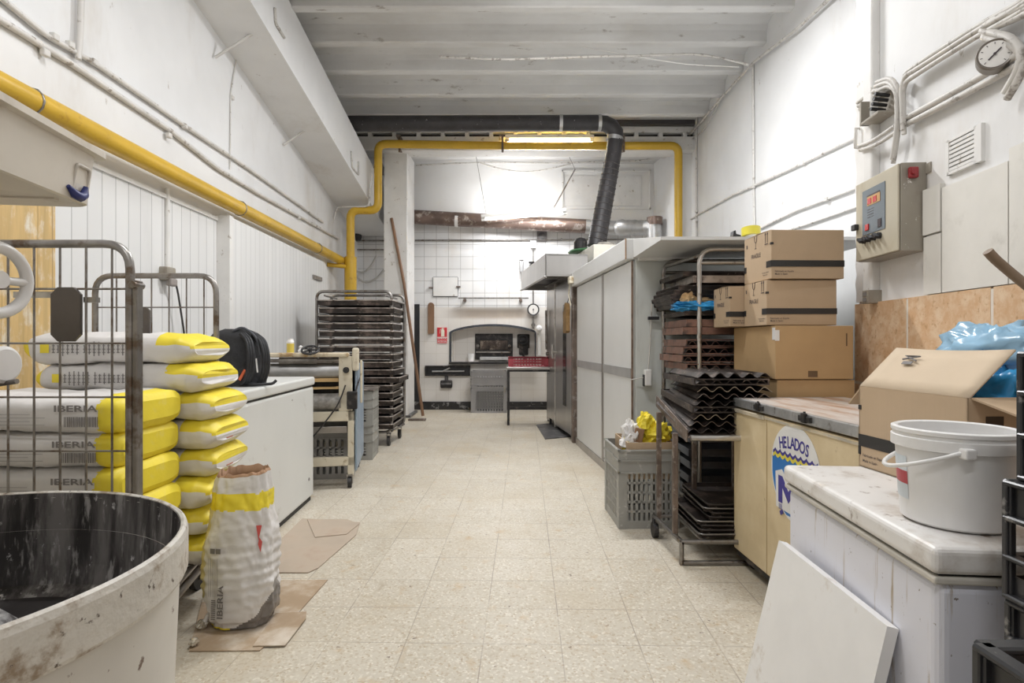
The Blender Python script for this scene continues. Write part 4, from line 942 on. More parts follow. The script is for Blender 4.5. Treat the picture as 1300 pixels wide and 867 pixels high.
# ================================================================== LEFT SIDE, FAR
# ---- crates
def crate(b, w_, d, h, mi=0, lip=.006, top=.36, cols=9, rows=5, t=.010, foot=.02, bw=.26):
    """open plastic crate: slotted lower walls, solid ribbed upper band; base centre at the origin"""
    x, y = w_ / 2, d / 2
    b.box(-x + .02, x - .02, -y + .02, y - .02, foot, foot + .008, mi)
    zt = h * (1 - top)
    for (L_, axis) in ((w_, 0), (w_, 1), (d, 2), (d, 3)):
        ang = (0, PI, PI / 2, -PI / 2)[axis]; off = (y, y, x, x)[axis]
        M = Matrix.Rotation(ang, 4, 'Z') @ Matrix.Translation((0, -off, 0)); a = L_ / 2
        b.box(-a + .01, a - .01, 0, t * .5, zt, h, mi, M=M)                         # solid band
        for z in (zt, zt + (h - zt) * .5, h - .012): b.box(-a - lip, a + lip, -lip, t, z, z + .010, mi, M=M)
        b.box(-a, a, 0, t, 0, .06 * h + foot, mi, M=M)
        for s in (-1, 1): b.box(s * (a - .025) - .025, s * (a - .025) + .025, -.002, t, 0, h, mi, M=M)
        z0, z1 = .06 * h + foot, zt; aa = a - .05
        for s in (-.5, .5): 
            if L_ > .45: b.box(s * aa * 2 * .98 - .0, s * aa * 2 * .98 + .02, 0, t, z0, z1, mi, M=M)
        n = cols if L_ == w_ else max(4, int(cols * d / w_)); cw = 2 * aa / n
        for k in range(n + 1): b.box(-aa + k * cw - cw * bw, -aa + k * cw + cw * bw, .001, t * .7, z0, z1, mi, M=M)
        for r_ in range(1, rows): z = z0 + (z1 - z0) * r_ / rows; b.box(-aa, aa, .001, t * .7, z - .007, z + .007, mi, M=M)
        b.box(-a * .28, a * .28, -lip * .8, t * .6, zt + (h - zt) * .56, zt + (h - zt) * .62, mi, M=M)
    return b
def crate_thing(label, loc, rotz, w_, d, h, m, name='plastic_crate', group=None, **k):
    T = thing(name, label, 'crate', loc, rotz, group); crate(MB(), w_, d, h, **k).build('crate_shell', m, T); return T

# ---- wheeled rack with baking trays
YF, YB = 6.36, 6.90
T = thing('tray_rack', 'tall wheeled tube rack full of dark baking trays by the pillar', 'rack', (-1.73, 6.62, 0))
for (xl, xr, y) in ((-2.145, -1.322, YF), (-2.16, -1.285, YB)):
    b = MB(T); b.tube(fillet([(xl, y, .155), (xr, y, .155), (xr, y, 1.70), (xl, y, 1.70)], .085, 5, True), .016, 9, closed=True); b.build('end_frame', STEEL, T)
b = MB(T)
for (xa, xb) in ((-2.145, -2.16), (-1.322, -1.285)):
    for z in (.165, 1.60): b.tube([(xa, YF, z), (xb, YB, z)], .012, 7)
b.tube([(-2.06, YF, 1.655), (-2.09, YB, 1.66)], .01, 7); b.tube([(-1.40, YF, 1.655), (-1.37, YB, 1.66)], .01, 7)
b.build('top_rail', STEEL, T)
NT = 17
zt_ = [1.545 - .0846 * k for k in range(NT)]
for z in zt_:
    b = MB(T)
    b.box(-2.135, -2.115, YF, YB, z - .014, z - .002); b.box(-1.345, -1.325, YF, YB, z - .014, z - .002)
    b.build('tray_rail', STEEL, T)
for (x, y) in ((-1.36, YF + .03), (-1.335, YB - .02), (-2.1, YF + .03), (-2.12, YB - .02)):
    b = MB(T); caster(b, x, y, .142, .055, 0, 1); b.build('caster', [STEEL, RUBBER], T)
proto = None
for k, z in enumerate(zt_):
    x = -1.712 + R.uniform(-.008, .02) + (.05 if k == 10 else 0); y = 6.62 + R.uniform(-.02, .01)
    lab = f'{ordn(k, NT)} baking tray in the wheeled rack by the pillar' if k not in (10,) else 'baking tray sticking out to the right in the wheeled rack by the pillar'
    if proto is None:
        proto = thing('baking_tray', lab, 'tray', (x, y, z), 0, 'baking trays in the wheeled rack')
        b = hinge_tray(.82, .60, .054); b.v and b.build('tray_sheet', [TRAYM, TRAYE], proto)
    else: dup(proto, (x, y, z), rad(R.uniform(-.8, .8)), lab)

# ---- dough moulder / sheeter
T = thing('dough_sheeter', 'cream dough sheeter with rollers and blue side panel on casters', 'machine', (-1.245, 4.55, 0), rad(10.5))
b = MB()
for x in (-.72, -.045):
    for y in (0, .76): b.box(x, x + .045, y, y + .045, .10, .60, bev=.004)
b.box(-.72, 0, 0, .04, .525, .60, bev=.004); b.box(-.72, 0, .765, .805, .525, .60, bev=.004); b.box(-.72, 0, 0, .04, .175, .245, bev=.004); b.box(-.72, 0, .765, .805, .175, .245, bev=.004)
for x in (-.72, -.04): b.box(x, x + .04, 0, .8, .53, .595, bev=.004); b.box(x, x + .04, 0, .8, .18, .24, bev=.004)
b.build('frame', CREAM, T)
b = MB(); b.box(-.115, -.012, .02, .055, .665, 1.035, bev=.006); b.box(-.115, -.012, .02, .5, .60, .68, bev=.006); b.build('side_plate', CREAM, T); b = MB(); b.box(-.72, -.64, .02, .055, .60, 1.035, bev=.006); b.build('side_plate', CREAM, T)
b = MB(); b.box(-.66, -.04, .0, .14, 1.028, 1.062, bev=.010); b.box(-.70, -.10, .10, .42, 1.03, 1.05, bev=.006); b.build('top_cover', mat('stained cream cover', (.66, .58, .44), .4, var=.08, dirt=[((.38, .24, .10), 8, .52, .7, (1, 1, 1))]), T)
b = MB(); b.box(-.012, .04, .0, .05, .92, 1.10, bev=.014); b.cyl((.014, -.01, .99), (.014, .06, .99), .012, 10); b.box(.045, .062, .05, .1, .66, 1.0, bev=.006); b.build('lever_plate', CREAM, T)
b = MB(); b.cyl((-.70, .10, .915), (-.115, .10, .915), .062, 24); b.build('roller', GALV, T)
b = MB(); b.cyl((-.72, .04, 1.0), (-.56, .04, 1.0), .014, 12); b.cyl((-.56, .04, 1.0), (-.28, .04, 1.0), .026, 16); b.cyl((-.28, .04, 1.0), (-.1, .04, 1.0), .016, 12); b.build('thin_roller', mat('scraped dark roller', (.24, .22, .20), .35, .5, var=.3, vscale=14), T)
b = MB(); b.cyl((-.70, .07, .672), (-.10, .07, .672), .068, 24); b.cyl((-.10, .07, .70), (.0, .07, .70), .014, 10); b.build('roller', mat('floury roller', (.30, .285, .265), .5, .3, var=.4, vscale=16), T)
b = MB(); b.box(-.66, -.12, .05, .12, .832, .86); b.box(-.66, -.12, .04, .12, .775, .79); b.build('belt_slat', mat('tan belt', (.55, .37, .17), .5, var=.15), T)
b = MB(); b.box(-.70, -.02, .13, .7, .61, .95); b.build('dark_housing', BLKM, T)
b = MB(); b.box(.006, .022, .04, .82, .125, .965, bev=.006); b.build('blue_side_panel', BLUEP, T)
b = MB(); b.tube([(.0, -.005, .69), (.028, -.01, .80), (.034, .2, .85)], .006, 6); b.box(-.05, .03, -.03, .01, .62, .76, bev=.008); b.build('bearing_block', BLKM, T)
b = MB(); b.cyl((-.058, .0, .925), (-.058, .02, .925), .024, 16); b.cyl((-.058, -.03, .925), (-.058, .0, .925), .017, 14); b.build('control_knob', BLACK, T)
HM = Matrix.Translation((-.318, -.05, 1.085)) @ Matrix.Rotation(rad(28), 4, 'X')
b = MB(); b.tube(ring(.062), .009, 10, closed=True, M=HM)
for a in range(5): b.tube([(0, 0, 0), (.06, 0, 0)], .006, 6, M=HM @ Matrix.Rotation(a * 2 * PI / 5, 4, 'Z'))
b.cyl((0, 0, -.04), (0, 0, .012), .013, 12, M=HM); b.build('handwheel', BLACK, T)
b = MB(); b.lathe([(.0, 0), (.02, .0), (.024, .02), (.012, .034), (.016, .05), (.0, .062)], 14, (-.40, .03, 1.06)); b.build('white_knob', PLASW, T)
b = MB(); b.tube(fillet([(-.06, -.015, .81), (-.11, -.03, .66), (-.23, -.02, .50), (-.33, -.01, .38)], .08, 3), .006, 6); b.build('power_cable', RUBBER, T)
for (x, y) in ((-.03, .02), (-.03, .78), (-.69, .02), (-.69, .78)):
    b = MB(); caster(b, x, y, .11, .042, 0, 1); b.build('caster', [STEEL, RUBBER], T)
b = MB(); b.box(-.66, -.05, .05, .7, .425, .48, bev=.006); b.build('drip_tray', STAIND, T)
T = crate_thing('grey slotted crate on the floor under the dough sheeter', (-1.64, 5.0, .0), rad(8), .54, .36, .40, mat('mid grey crate plastic', (.40, .39, .38), .45), top=.16, rows=4)
q_ = P(378, 447, 5.0)
T = thing('spray_bottle', 'small bottle with yellow contents standing on the dough sheeter against the boards', 'bottle', (-1.845, 4.82, 1.049)); c0 = (-1.845, 4.82, 1.05)
b = MB(); b.lathe([(.0, 0), (.028, 0), (.03, .01), (.03, .085), (.0, .085)], 18); b.build('yellow_contents', mat('yellow liquid bottle', (.66, .52, .10), .3, var=.05), T)
b = MB(); b.lathe([(.0305, .085), (.0305, .1), (.024, .112), (.024, .125), (.0, .125)], 18); b.build('white_cap', PLASW, T)
for k, z in enumerate((0, .33)):
    T = crate_thing(['lower grey green crate on the floor behind the dough sheeter', 'upper grey green crate behind the dough sheeter'][k], (-1.66, 5.79, z + .002), rad(5), .58, .40, .335, PLASG, top=.5)
o = MB(); o.box(-.30, .30, -.21, .21, 0, .012, bev=.003); tag(o.build('tray_lid', TRAYE, None, (-1.655, 5.79, .672), rad(5)), 'flat worn metal sheet lying on the upper grey green crate', 'sheet')
# ---- oven peel leaning on the pillar
T = thing('oven_peel', 'long brown wooden pole leaning on the white pillar', 'pole', (-1.29, 8.44, 0))
b = MB(T); b.tube([P(497, 277, 8.725), P(513, 360, 8.66), P(537, 528, 8.45)], .022, 10); b.build('pole', WOOD, T)
b = MB(T); b.box(P(519, 531, 8.45).x, P(541, 531, 8.45).x, 8.38, 8.46, 0.0, .03, bev=.006); b.build('squeegee_blade', RUSTY, T)

# ================================================================== THE BACK WALL
# ---- masonry oven
T = thing('masonry_oven', 'arched masonry oven mouth with black door in the tiled back wall', 'oven', ((AX0 + AX1) / 2, 9.8, zb))
b = MB(T); bw = .035
pin = [(x, arc_z(x)) for x in xs]; 
outl = [(AX0 - bw, zb), (AX0 - bw, zs + .01)] + [(x, arc_z(x) + bw) for x in xs] + [(AX1 + bw * .6, zs + .01), (AX1 + bw * .6, zb)]
inl = [(AX0, zb), (AX0, zs)] + pin + [(AX1, zs), (AX1, zb)]
nn = len(outl)
vs = [(p[0], 9.79, p[1]) for p in outl] + [(p[0], 9.79, p[1]) for p in inl] + [(p[0], 9.83, p[1]) for p in inl] + [(p[0], 9.83, p[1]) for p in outl]
fs = []
for i in range(nn - 1):
    fs += [(i, i + 1, nn + i + 1, nn + i), (nn + i, nn + i + 1, 2 * nn + i + 1, 2 * nn + i), (i, 3 * nn + i, 3 * nn + i + 1, i + 1)]
b.add(vs, fs); b.build('arch_border', mat('dark slate border', (.045, .05, .06), .4, var=.3, vscale=14), T, recalc=True)
b = MB(T); b.box(AX0 - .03, AX1 + .03, 9.68, 9.82, zb - .03, zb + .004, bev=.004); b.build('sill', BLKM, T)
NICHE = mat('niche wall tiles', (.66, .635, .61), .35, var=.03)
b = MB(T); tn = brick
b.box(AX0 - .0, AX1, 10.10, 10.155, zb, zc + .05)
b.build('niche_back', BACKM, T)
dx0, dx1 = P(603, 440, 10.06).x, P(651, 440, 10.06).x; dz0, dz1 = P(603, 456.5, 10.06).z, P(603, 423.5, 10.06).z
b = MB(T); b.box(dx0, dx1, 10.06, 10.12, dz0, dz1, bev=.008); dr = b.build('oven_door', BLKM, T)
b = MB(T); b.box(dx0 + .09, dx1 - .09, 10.052, 10.07, dz0 + .17, dz1 - .12, bev=.006); b.build('door_window', mat('sooty glass', (.07, .05, .04), .12, var=.6, vscale=8, dirt=[((.30, .24, .19), 7, .55, .7, (1, 1, 1))]), dr)
b = MB(T); b.box(dx0 + .02, dx1 - .04, 10.02, 10.06, dz0 + .115, dz0 + .145, bev=.004); b.cyl((dx0 + .05, 10.05, dz0 + .24), (dx0 + .05, 10.01, dz0 + .24), .025, 12); b.cyl((dx1 - .06, 10.05, dz0 + .24), (dx1 - .06, 10.01, dz0 + .24), .025, 12); b.build('door_handle', STEEL, dr)
b = MB(T); b.box(dx0 + .09, dx1 - .04, 9.93, 10.06, dz0 - .0, dz0 + .05, bev=.004); b.build('door_shelf', GALV, T)
fx = P(664, 440, 10.0)
b = MB(T); b.box(fx.x - .10, fx.x + .115, 10.02, 10.1, P(0, 440, 10).z - .03, P(0, 424, 10).z, bev=.02); b.box(fx.x - .07, fx.x + .09, 10.0, 10.1, P(0, 451, 10).z, P(0, 438, 10).z, bev=.02); b.tube([(fx.x, 10.0, P(0, 450, 10).z), (fx.x + .03, 9.97, P(0, 457, 10).z)], .02, 8); b.build('burner_block', BLKM, T)
b = MB(T); b.tube([(fx.x + .07 * math.cos(a * PI / 10), 9.99, P(0, 431, 10).z + .07 * math.sin(a * PI / 10)) for a in range(20)], .016, 8, closed=True); b.cyl((fx.x, 9.96, P(0, 431, 10).z), (fx.x, 10.03, P(0, 431, 10).z), .03, 12); b.build('burner_wheel', BLACK, T)
q_ = P(598, 455.5, 9.95); T = thing('white_cup', 'white plastic cup standing inside the arched oven mouth', 'cup', (q_.x, 9.95, zb + .005)); b = MB(); b.lathe([(.0, .0), (.045, .0), (.06, .135), (.055, .135), (.04, .01), (.0, .01)], 20); b.build('cup_body', PLASW, T)
# ---- ash door below
ax0, ax1, az0, az1 = P(540, 0, 9.8).x, P(597, 0, 9.8).x, P(0, 477, 9.8).z, P(0, 464, 9.8).z
T = thing('ash_slot', 'black framed ash slot low in the back wall left of the crates', 'slot', ((ax0 + ax1) / 2, 9.8, az0))
b = MB(T)
for (a, c_, z0, z1) in ((ax0, ax1, az1 - .022, az1), (ax0, ax1, az0, az0 + .022), (ax0, ax0 + .022, az0, az1), (ax1 - .022, ax1, az0, az1)): b.box(a, c_, 9.75, 9.8, z0, z1, bev=.003)
b.build('frame', BLKM, T)
b = MB(T); b.box(ax0 + .02, ax1 - .02, 9.785, 9.8, az0 + .02, az1 - .02); b.build('dark_opening', BLACK, T)
b = MB(T); b.tube([(ax0 + .12, 9.77, az0 + .075), (ax1 - .1, 9.77, az0 + .08)], .014, 8); b.tube([(ax0 + .28, 9.765, az0 + .07), (ax0 + .42, 9.76, az0 + .135)], .013, 8); b.build('rod', GALV, T)
q_ = P(567, 487, 9.8); T = thing('air_valve', 'black air valve box under the ash slot on the back wall', 'valve', q_)
b = MB(T); b.box(q_.x - .10, q_.x + .10, 9.72, 9.8, q_.z - .07, q_.z + .06, bev=.02); b.build('valve_box', BLKM, T); b = MB(T); b.box(q_.x - .085, q_.x + .085, 9.71, 9.72, q_.z - .01, q_.z + .02); b.cyl((q_.x, 9.77, q_.z + .05), (q_.x, 9.77, q_.z + .13), .03, 10); b.build('valve_lever', SLATE, T)
# ---- things on the back wall
q_ = P(547.5, 404, 9.8); T = thing('wooden_paddle', 'brown round ended wooden paddle hanging on the back wall left of the sign', 'paddle', (q_.x, 9.77, q_.z))
b = MB(); hh = .265; ww = .052
poly = [(ww * math.cos(a * PI / 10), hh - ww + ww * math.sin(a * PI / 10)) for a in range(11)] + [(-ww, -hh + .012), (-ww + .012, -hh), (ww - .012, -hh), (ww, -hh + .012)]
b.prism(poly, -.015, .015, 0, XZ); b.build('blade', WOOD, T, recalc=True); b = MB(); b.cyl((0, .03, hh - .05), (0, -.018, hh - .05), .006, 8); b.build('nail', STEEL, T)
q_ = P(561.3, 426, 9.8); T = thing('extinguisher_sign', 'red fire extinguisher sign on the tiled back wall', 'sign', (q_.x, 9.79, q_.z))
b = MB(); b.box(-.083, .083, -.0, .01, -.135, .137, bev=.002); b.build('sign_plate', SIGNR, T)
b = MB(); M = FRONT(0.012, -.0015, .055); b.prism([(-.028, -.07), (.028, -.07), (.028, .03), (.018, .05), (.010, .055), (.010, .068), (-.010, .068), (-.010, .055), (-.018, .05), (-.028, .03)], 0, .001, M=M); b.prism([(-.012, .07), (.03, .062), (.03, .068), (-.012, .078)], 0, .001, M=M)
b.tube([(-.012, .06, 0), (-.042, .045, 0), (-.048, -.02, 0)], .004, 5, M=M); b.build('extinguisher_symbol', SIGNC, T)
b = MB(); M = FRONT(0, -.0015, 0)
b.box(-.083, .083, -.035, -.024, 0, .001, M=M); b.box(-.083, .083, -.125, -.118, 0, .001, M=M)
b.text('EXTINTOR', .030, M @ Matrix.Translation((0, -.062, .0005))); b.text('EXTINTOR', .030, M @ Matrix.Translation((0, -.104, .0005))); b.build('sign_lettering', SIGNW, T)
a_, c_ = P(582, 378.5, 9.72), P(671, 377.5, 9.72); T = thing('notched_rail', 'thin notched metal rail on brackets above the oven arch', 'rail', (0, 9.72, a_.z))
b = MB(T); b.box(a_.x, c_.x, 9.71, 9.73, a_.z - .012, a_.z + .012)
for k in range(40): b.cyl((a_.x + (c_.x - a_.x) * (k + .5) / 40, 9.70, a_.z), (a_.x + (c_.x - a_.x) * (k + .5) / 40, 9.74, a_.z), .008, 6)
b.build('rail_bar', STEEL, T)
for px in (590, 661): q_ = P(px, 379, 9.75); b = MB(T); b.box(q_.x - .025, q_.x + .025, 9.71, 9.8, q_.z - .05, q_.z - .01, bev=.005); b.build('bracket', RUSTY, T)
q0, q1 = P(550, 376, 9.79), P(581, 352, 9.79); T = thing('hatch', 'white square hatch set in the tiles above the oven', 'hatch', ((q0.x + q1.x) / 2, 9.79, q0.z))
b = MB(T); b.box(q0.x, q1.x, 9.775, 9.8, q0.z, q1.z, bev=.004); b.build('hatch_door', TRIMW, T)
b = MB(T)
for (xa, xb, za, zb2) in ((q0.x, q1.x, q0.z - .012, q0.z), (q0.x, q1.x, q1.z, q1.z + .008), (q0.x - .008, q0.x, q0.z, q1.z), (q1.x, q1.x + .008, q0.z, q1.z)): b.box(xa, xb, 9.785, 9.8, za, zb2)
b.build('hatch_edge', SLATE, T)
for px, py in ((548, 365), (583, 364)): q_ = P(px, py, 9.77); b = MB(T); b.box(q_.x - .05, q_.x + .02, 9.76, 9.79, q_.z - .012, q_.z + .012, bev=.004); b.build('latch', RUSTY, T)
q_ = P(677, 393, 9.7); T = thing('pressure_gauge', 'round black rimmed gauge on a pipe right of the oven arch', 'gauge', (q_.x, 9.7, q_.z))
M = FRONT(0, 0, 0)
b = MB(); b.lathe([(.0, -.05), (.098, -.05), (.102, 0), (.098, .015), (.08, .008), (.0, .008)], 28, M=M); b.build('case', BLACK, T)
b = MB(); b.lathe([(.0, .011), (.080, .011), (.080, .007)], 28, M=M); b.build('dial', DIAL, T)
b = MB(); b.box(-.003, .003, -.06, .02, .011, .013, M=M); b.cyl((0, 0, .009), (0, 0, .016), .012, 10, M=M); b.build('needle', INK, T)
b = MB(); b.tube([(0, .02, -.1), (0, .02, -.32)], .018, 8); b.tube([(0, .02, .1), (0, .05, .75)], .012, 8); b.cyl((0, -.02, -.26), (0, .05, -.26), .035, 12); b.build('stem_pipe', STEEL, T)
q_ = P(684.5, 417, 9.7); T = thing('valve', 'white round valve under the gauge right of the oven', 'valve', (q_.x, 9.7, q_.z)); b = MB(); b.lathe([(.0, -.05), (.05, -.05), (.055, 0), (.03, .02), (.0, .022)], 20, M=M); b.build('valve_knob', PLASW, T); b = MB(); b.tube([(0, .05, -.05), (.01, .06, -.45)], .03, 10); b.build('valve_pipe', TRIMW, T)
q_ = P(688, 300, 9.78); T = thing('wall_fan', 'small dark square fan box on the tiles below the flue duct', 'fan', (q_.x, 9.78, q_.z)); b = MB(); b.box(-.085, .085, -.02, .03, -.085, .085, bev=.008); b.build('fan_box', mat('grey fan box', (.22, .20, .20), .5), T); b = MB(); b.lathe([(.0, .02), (.06, .02), (.062, .03), (.0, .034)], 18, M=M); b.build('fan_cover', SLATE, T)
q_ = P(677, 310, 9.76); T = thing('switch_box', 'small pale switch box with a cable on the tiles right of the lamp', 'switch', (q_.x, 9.76, q_.z)); b = MB(); b.box(-.05, .05, -.03, .03, -.07, .06, bev=.008); b.build('switch_body', TRIMW, T); b = MB(); b.tube([(0, 0, -.06), (0, 0, -.5)], .01, 6); b.build('switch_cable', STEEL, T)
for k, (px, py) in enumerate(((662, 334), (675, 338))):
    q_ = P(px, py, 9.74); T = thing('wall_valve', ['pale valve with a round top on the tiles left of the oven hood', 'dark small valve on the tiles touching the oven hood edge'][k], 'valve', (q_.x, 9.74, q_.z)); b = MB(); b.box(-.035, .035, -.03, .04, -.16, .04, bev=.015); b.build('valve_body', [GALV, SLATE][k], T); b = MB(); b.lathe([(.0, .03), (.05, .03), (.05, .055), (.0, .06)], 14, (0, 0, .02)); b.build('valve_top', [TRIMW, BLKM][k], T)
b = MB(); b.box(-.045, .045, -.03, 0, 0, 1.78, bev=.004); o = b.build('black_post', BLACK, None, (P(529.5, 0, 9.8).x, 9.8, 0)); tag(o, 'narrow black post standing against the back wall right behind the pillar', 'post')
# ---- old shutter outlines on the upper back wall
T = thing('painted_shutter', 'big white painted shutter in the upper back wall behind the exhaust duct', 'shutter', P(765, 240, 9.8))
b = MB(T); q0, q1 = P(713, 266, 9.8), P(826, 216, 9.8); b.box(q0.x + .06, q1.x - .16, 9.785, 9.8, q0.z + .06, q1.z - .1, bev=.004)
for (xa, xb, za, zb2) in ((q0.x, q1.x, q0.z, q0.z + .03), (q0.x, q1.x, q1.z - .03, q1.z), (q0.x, q0.x + .03, q0.z, q1.z), (q1.x - .03, q1.x, q0.z, q1.z)): b.box(xa, xb, 9.77, 9.8, za, zb2, bev=.004)
b.build('shutter_boards', TRIMW, T)
# ---- stacked crates at the back
lab = ['lowest grey crate of the stack by the back wall', 'middle grey crate nested on the stack by the back wall', 'topmost grey crate of the stack by the back wall']
for k in range(3): crate_thing(lab[k], (P(621, 0, 9.45).x, 9.50, (0, .405, .555)[k]), 0, .575, .38, (.40, .145, .115)[k], PLASD, group='grey crates stacked by the back wall', top=(.12, .75, .7)[k], cols=11, rows=(7, 1, 1)[k], foot=.01)
# ---- steel table with a red crate
T = thing('steel_table', 'narrow steel table with dark legs in front of the back wall', 'table', (.24, 8.15, 0))
b = MB(T); b.box(-.07, .545, 7.93, 8.42, .765, .80, bev=.004); b.build('table_top', STAIN, T)
for (x, y) in ((-.05, 7.95), (.53, 7.95), (-.05, 8.40), (.53, 8.40)): b = MB(T); b.box(x - .016, x + .016, y - .016, y + .016, 0, .765, bev=.002); b.build('leg', BLKM, T)
b = MB(T); b.box(-.05, .53, 8.39, 8.41, .175, .20); b.box(-.06, -.04, 7.95, 8.4, .175, .20); b.box(.52, .54, 7.95, 8.4, .175, .20); b.box(-.06, .54, 7.94, 7.96, .735, .765); b.build('stretcher', BLKM, T)
crate_thing('red slotted crate lying on the narrow steel table', (.225, 8.20, .801), 0, .55, .36, .125, PLASR, top=.06, cols=11, rows=3, foot=.0, bw=.12)
# ================================================================== RIGHT SIDE, FAR
# ---- rotary oven in stainless steel
T = thing('rotary_oven', 'tall stainless oven with a projecting hood beyond the grey cabinet', 'oven', (.47, 8.35, 0), math.atan2(-1.8, .245))
LO = 1.80
b = MB(); b.box(0, LO, .03, 1.25, .03, 2.0, bev=.006); b.build('body', STAIND, T)
b = MB(); b.box(0, LO, .22, 1.25, 2.0, 2.26, bev=.006); b.build('upper_housing', mat('pale beige panel', (.60, .575, .50), .45, var=.05), T)
b = MB(); b.box(.80, 1.74, -.012, .03, .06, 1.86, bev=.010); dr = b.build('door', STAIN, T)
b = MB(); b.box(1.255, 1.425, -.017, -.010, .37, 1.60, bev=.012); b.build('door_window', mat('dark oven glass', (.03, .028, .028), .12), dr)
b = MB(); b.cyl((.90, -.015, 1.02), (.90, -.07, 1.02), .022, 12); b.tube([(.90, -.07, .93), (.90, -.075, 1.02), (.90, -.07, 1.12)], .014, 8); b.build('door_handle', BRIGHT, dr)
b = MB(); b.box(.26, .74, -.012, .03, .10, 1.86, bev=.008); p2 = b.build('control_column', STAIN, T)
b = MB(); b.tube([(.34, -.04, 1.04), (.34, -.045, 1.58)], .016, 8); b.cyl((.36, -.012, .98), (.36, -.05, .98), .025, 12); b.build('column_handle', STEEL, p2)
b = MB(); b.box(.755, .785, -.02, .03, .03, 1.90, bev=.006); b.build('edge_post', BRIGHT, T)
b = MB(); b.box(LO - .05, LO + .02, -.03, .05, 0, 1.80, bev=.006); b.build('brown_end_post', RUSTY, T)
b = MB()
b.box(0, LO, -.34, -.325, 1.885, 2.14, bev=.003); b.box(0, .015, -.33, .15, 1.885, 2.14); b.box(LO - .015, LO, -.34, .15, 1.885, 2.14, bev=.003); b.box(0, LO, -.33, .15, 2.12, 2.14)
b.box(0, LO, -.36, -.32, 1.875, 1.892, bev=.003); b.box(LO - .30, LO - .297 + .004, -.341, .15, 1.885, 2.141)
hd = b.build('hood', STAIN, T)
b = MB(); b.box(.02, LO - .02, -.32, .03, 1.96, 1.975); b.build('hood_lining', mat('dark hood inside', (.055, .055, .065), .5), hd)
for k in range(3): b = MB(); b.box(.3 + .02, LO - .1, -.06 + k * .035, -.045 + k * .035, 1.90, 1.915); b.build('hood_bar', STEEL, hd)
b = MB(); gx = 1.08
b.lathe([(.0, .0), (.27, .0), (.285, .015), (.27, .035), (.0, .04)], 30, (gx, .38, 2.262)); b.lathe([(.12, .0), (.16, .03), (.16, .09), (.125, .10)], 24, (gx - .12, .60, 2.262)); b.build('green_fan_cover', GREEN, T)
b = MB(); b.lathe([(.0, 0), (.085, 0), (.085, .10), (.06, .145), (.02, .16), (.0, .16)], 20, (gx + .01, .25, 2.30)); b.box(gx - .10, gx - .04, .27, .33, 2.30, 2.38, bev=.006); b.build('fan_motor', BLKM, T)
b = MB(); b.lathe([(.125, 0), (.15, .03), (.135, .07), (.115, .08)], 20, (gx - .12, .60, 2.34)); b.build('dusty_collar', mat('dusty collar', (.40, .37, .33), .8, var=.3, vscale=16, bump=.5), T)
M_ = xf(T)
T2 = thing('oven_glove', 'brown oven glove hanging at the edge of the stainless oven', 'glove', M_ @ Vector((1.70, -.05, 1.42)), T.rotation_euler[2])
b = MB()
gp = [(-.09, -.16), (-.06, -.175), (.05, -.17), (.075, -.15), (.07, .02), (.085, .09), (.06, .155), (.01, .175), (-.03, .15), (-.05, .08), (-.085, .07), (-.095, .03), (-.07, -.02)]
b.prism(gp, .0, .045, 0, XZ); b.build('glove_body', mat('brown quilted cloth', (.25, .15, .06), .9, var=.2, vscale=12, bump=.4, bscale=25), T2, recalc=True)
b = MB(); b.tube([(.02, -.02, .17), (.02, .01, .26), (.01, .03, .17)], .005, 5); b.build('hanging_loop', RUBBER, T2)
P4 = [FL(*p) for p in ((681, 540), (709, 537), (725, 555), (692, 558))]; c = sum(P4, Vector()) / 4
b = MB(); b.prism([(p.x - c.x, p.y - c.y) for p in P4], .001, .012); tag(b.build('floor_plate', SLATE, None, (c.x, c.y, 0), recalc=True), 'dark metal plate lying on the floor at the stainless oven door', 'plate')

# ---- grey panelled cabinet
rc = math.atan2(-2.19, .18)
T = thing('cold_cabinet', 'long pale grey panelled cabinet with steel trims and white roof overhang', 'cabinet', (.72, 6.50, 0), rc)
LC = 2.18
b = MB(); b.box(0, LC, .03, 1.35, .0, 1.80, bev=.004); b.build('carcass', mat('grey white side panel', (.66, .68, .655), .5, var=.05, vscale=3, dirt=[((.45, .44, .40), 3, .62, .85, (1, 1, .3))]), T)
for (a, c_) in ((.05, 1.235), (1.285, LC - .03)):
    b = MB(); b.box(a, c_, .0, .03, .075, 1.755, bev=.004); d_ = b.build('door', COLD, T)
    b = MB(); b.box(a, c_, -.006, .0, .872, .948, bev=.002); b.build('steel_band', mat('dull aluminium', (.43, .425, .42), .4, .4), d_)
b = MB(); b.box(1.235, 1.285, -.008, .03, 0.07, 1.755, bev=.003); b.build('centre_profile', STAIND, T)
b = MB(); b.box(.0, LC, -.006, .03, .0, .075, bev=.003); b.build('kick_strip', STAIND, T)
b = MB(); b.box(LC - .012, LC + .002, -.006, .008, .07, 1.755, bev=.003); b.build('edge_profile', mat('rusty edge', (.26, .185, .14), .5, .4, var=.3, vscale=14), T)
b = MB(); b.box(.0, LC, -.05, 1.35, 1.765, 1.92, bev=.006); b.build('fascia', COLD, T)
b = MB(); b.box(LC - .010, LC + .004, -.053, -.044, 1.765, 1.92, bev=.002); b.build('joint_strip', WOODL, T)
b = MB(T)
ya, yb2 = 4.335, 3.56
vs = [(.905, ya, 1.775), (.915, yb2, 1.775), (.915, yb2, 1.795), (.905, ya, 1.92), (2.3, ya, 1.775), (2.3, yb2, 1.775), (2.3, yb2, 1.795), (2.3, ya, 1.92)]
b.add(vs, [(0, 1, 2, 3), (4, 7, 6, 5), (0, 4, 5, 1), (2, 6, 7, 3), (1, 5, 6, 2), (0, 3, 7, 4)]); b.build('roof_overhang', COLD, T, recalc=True)
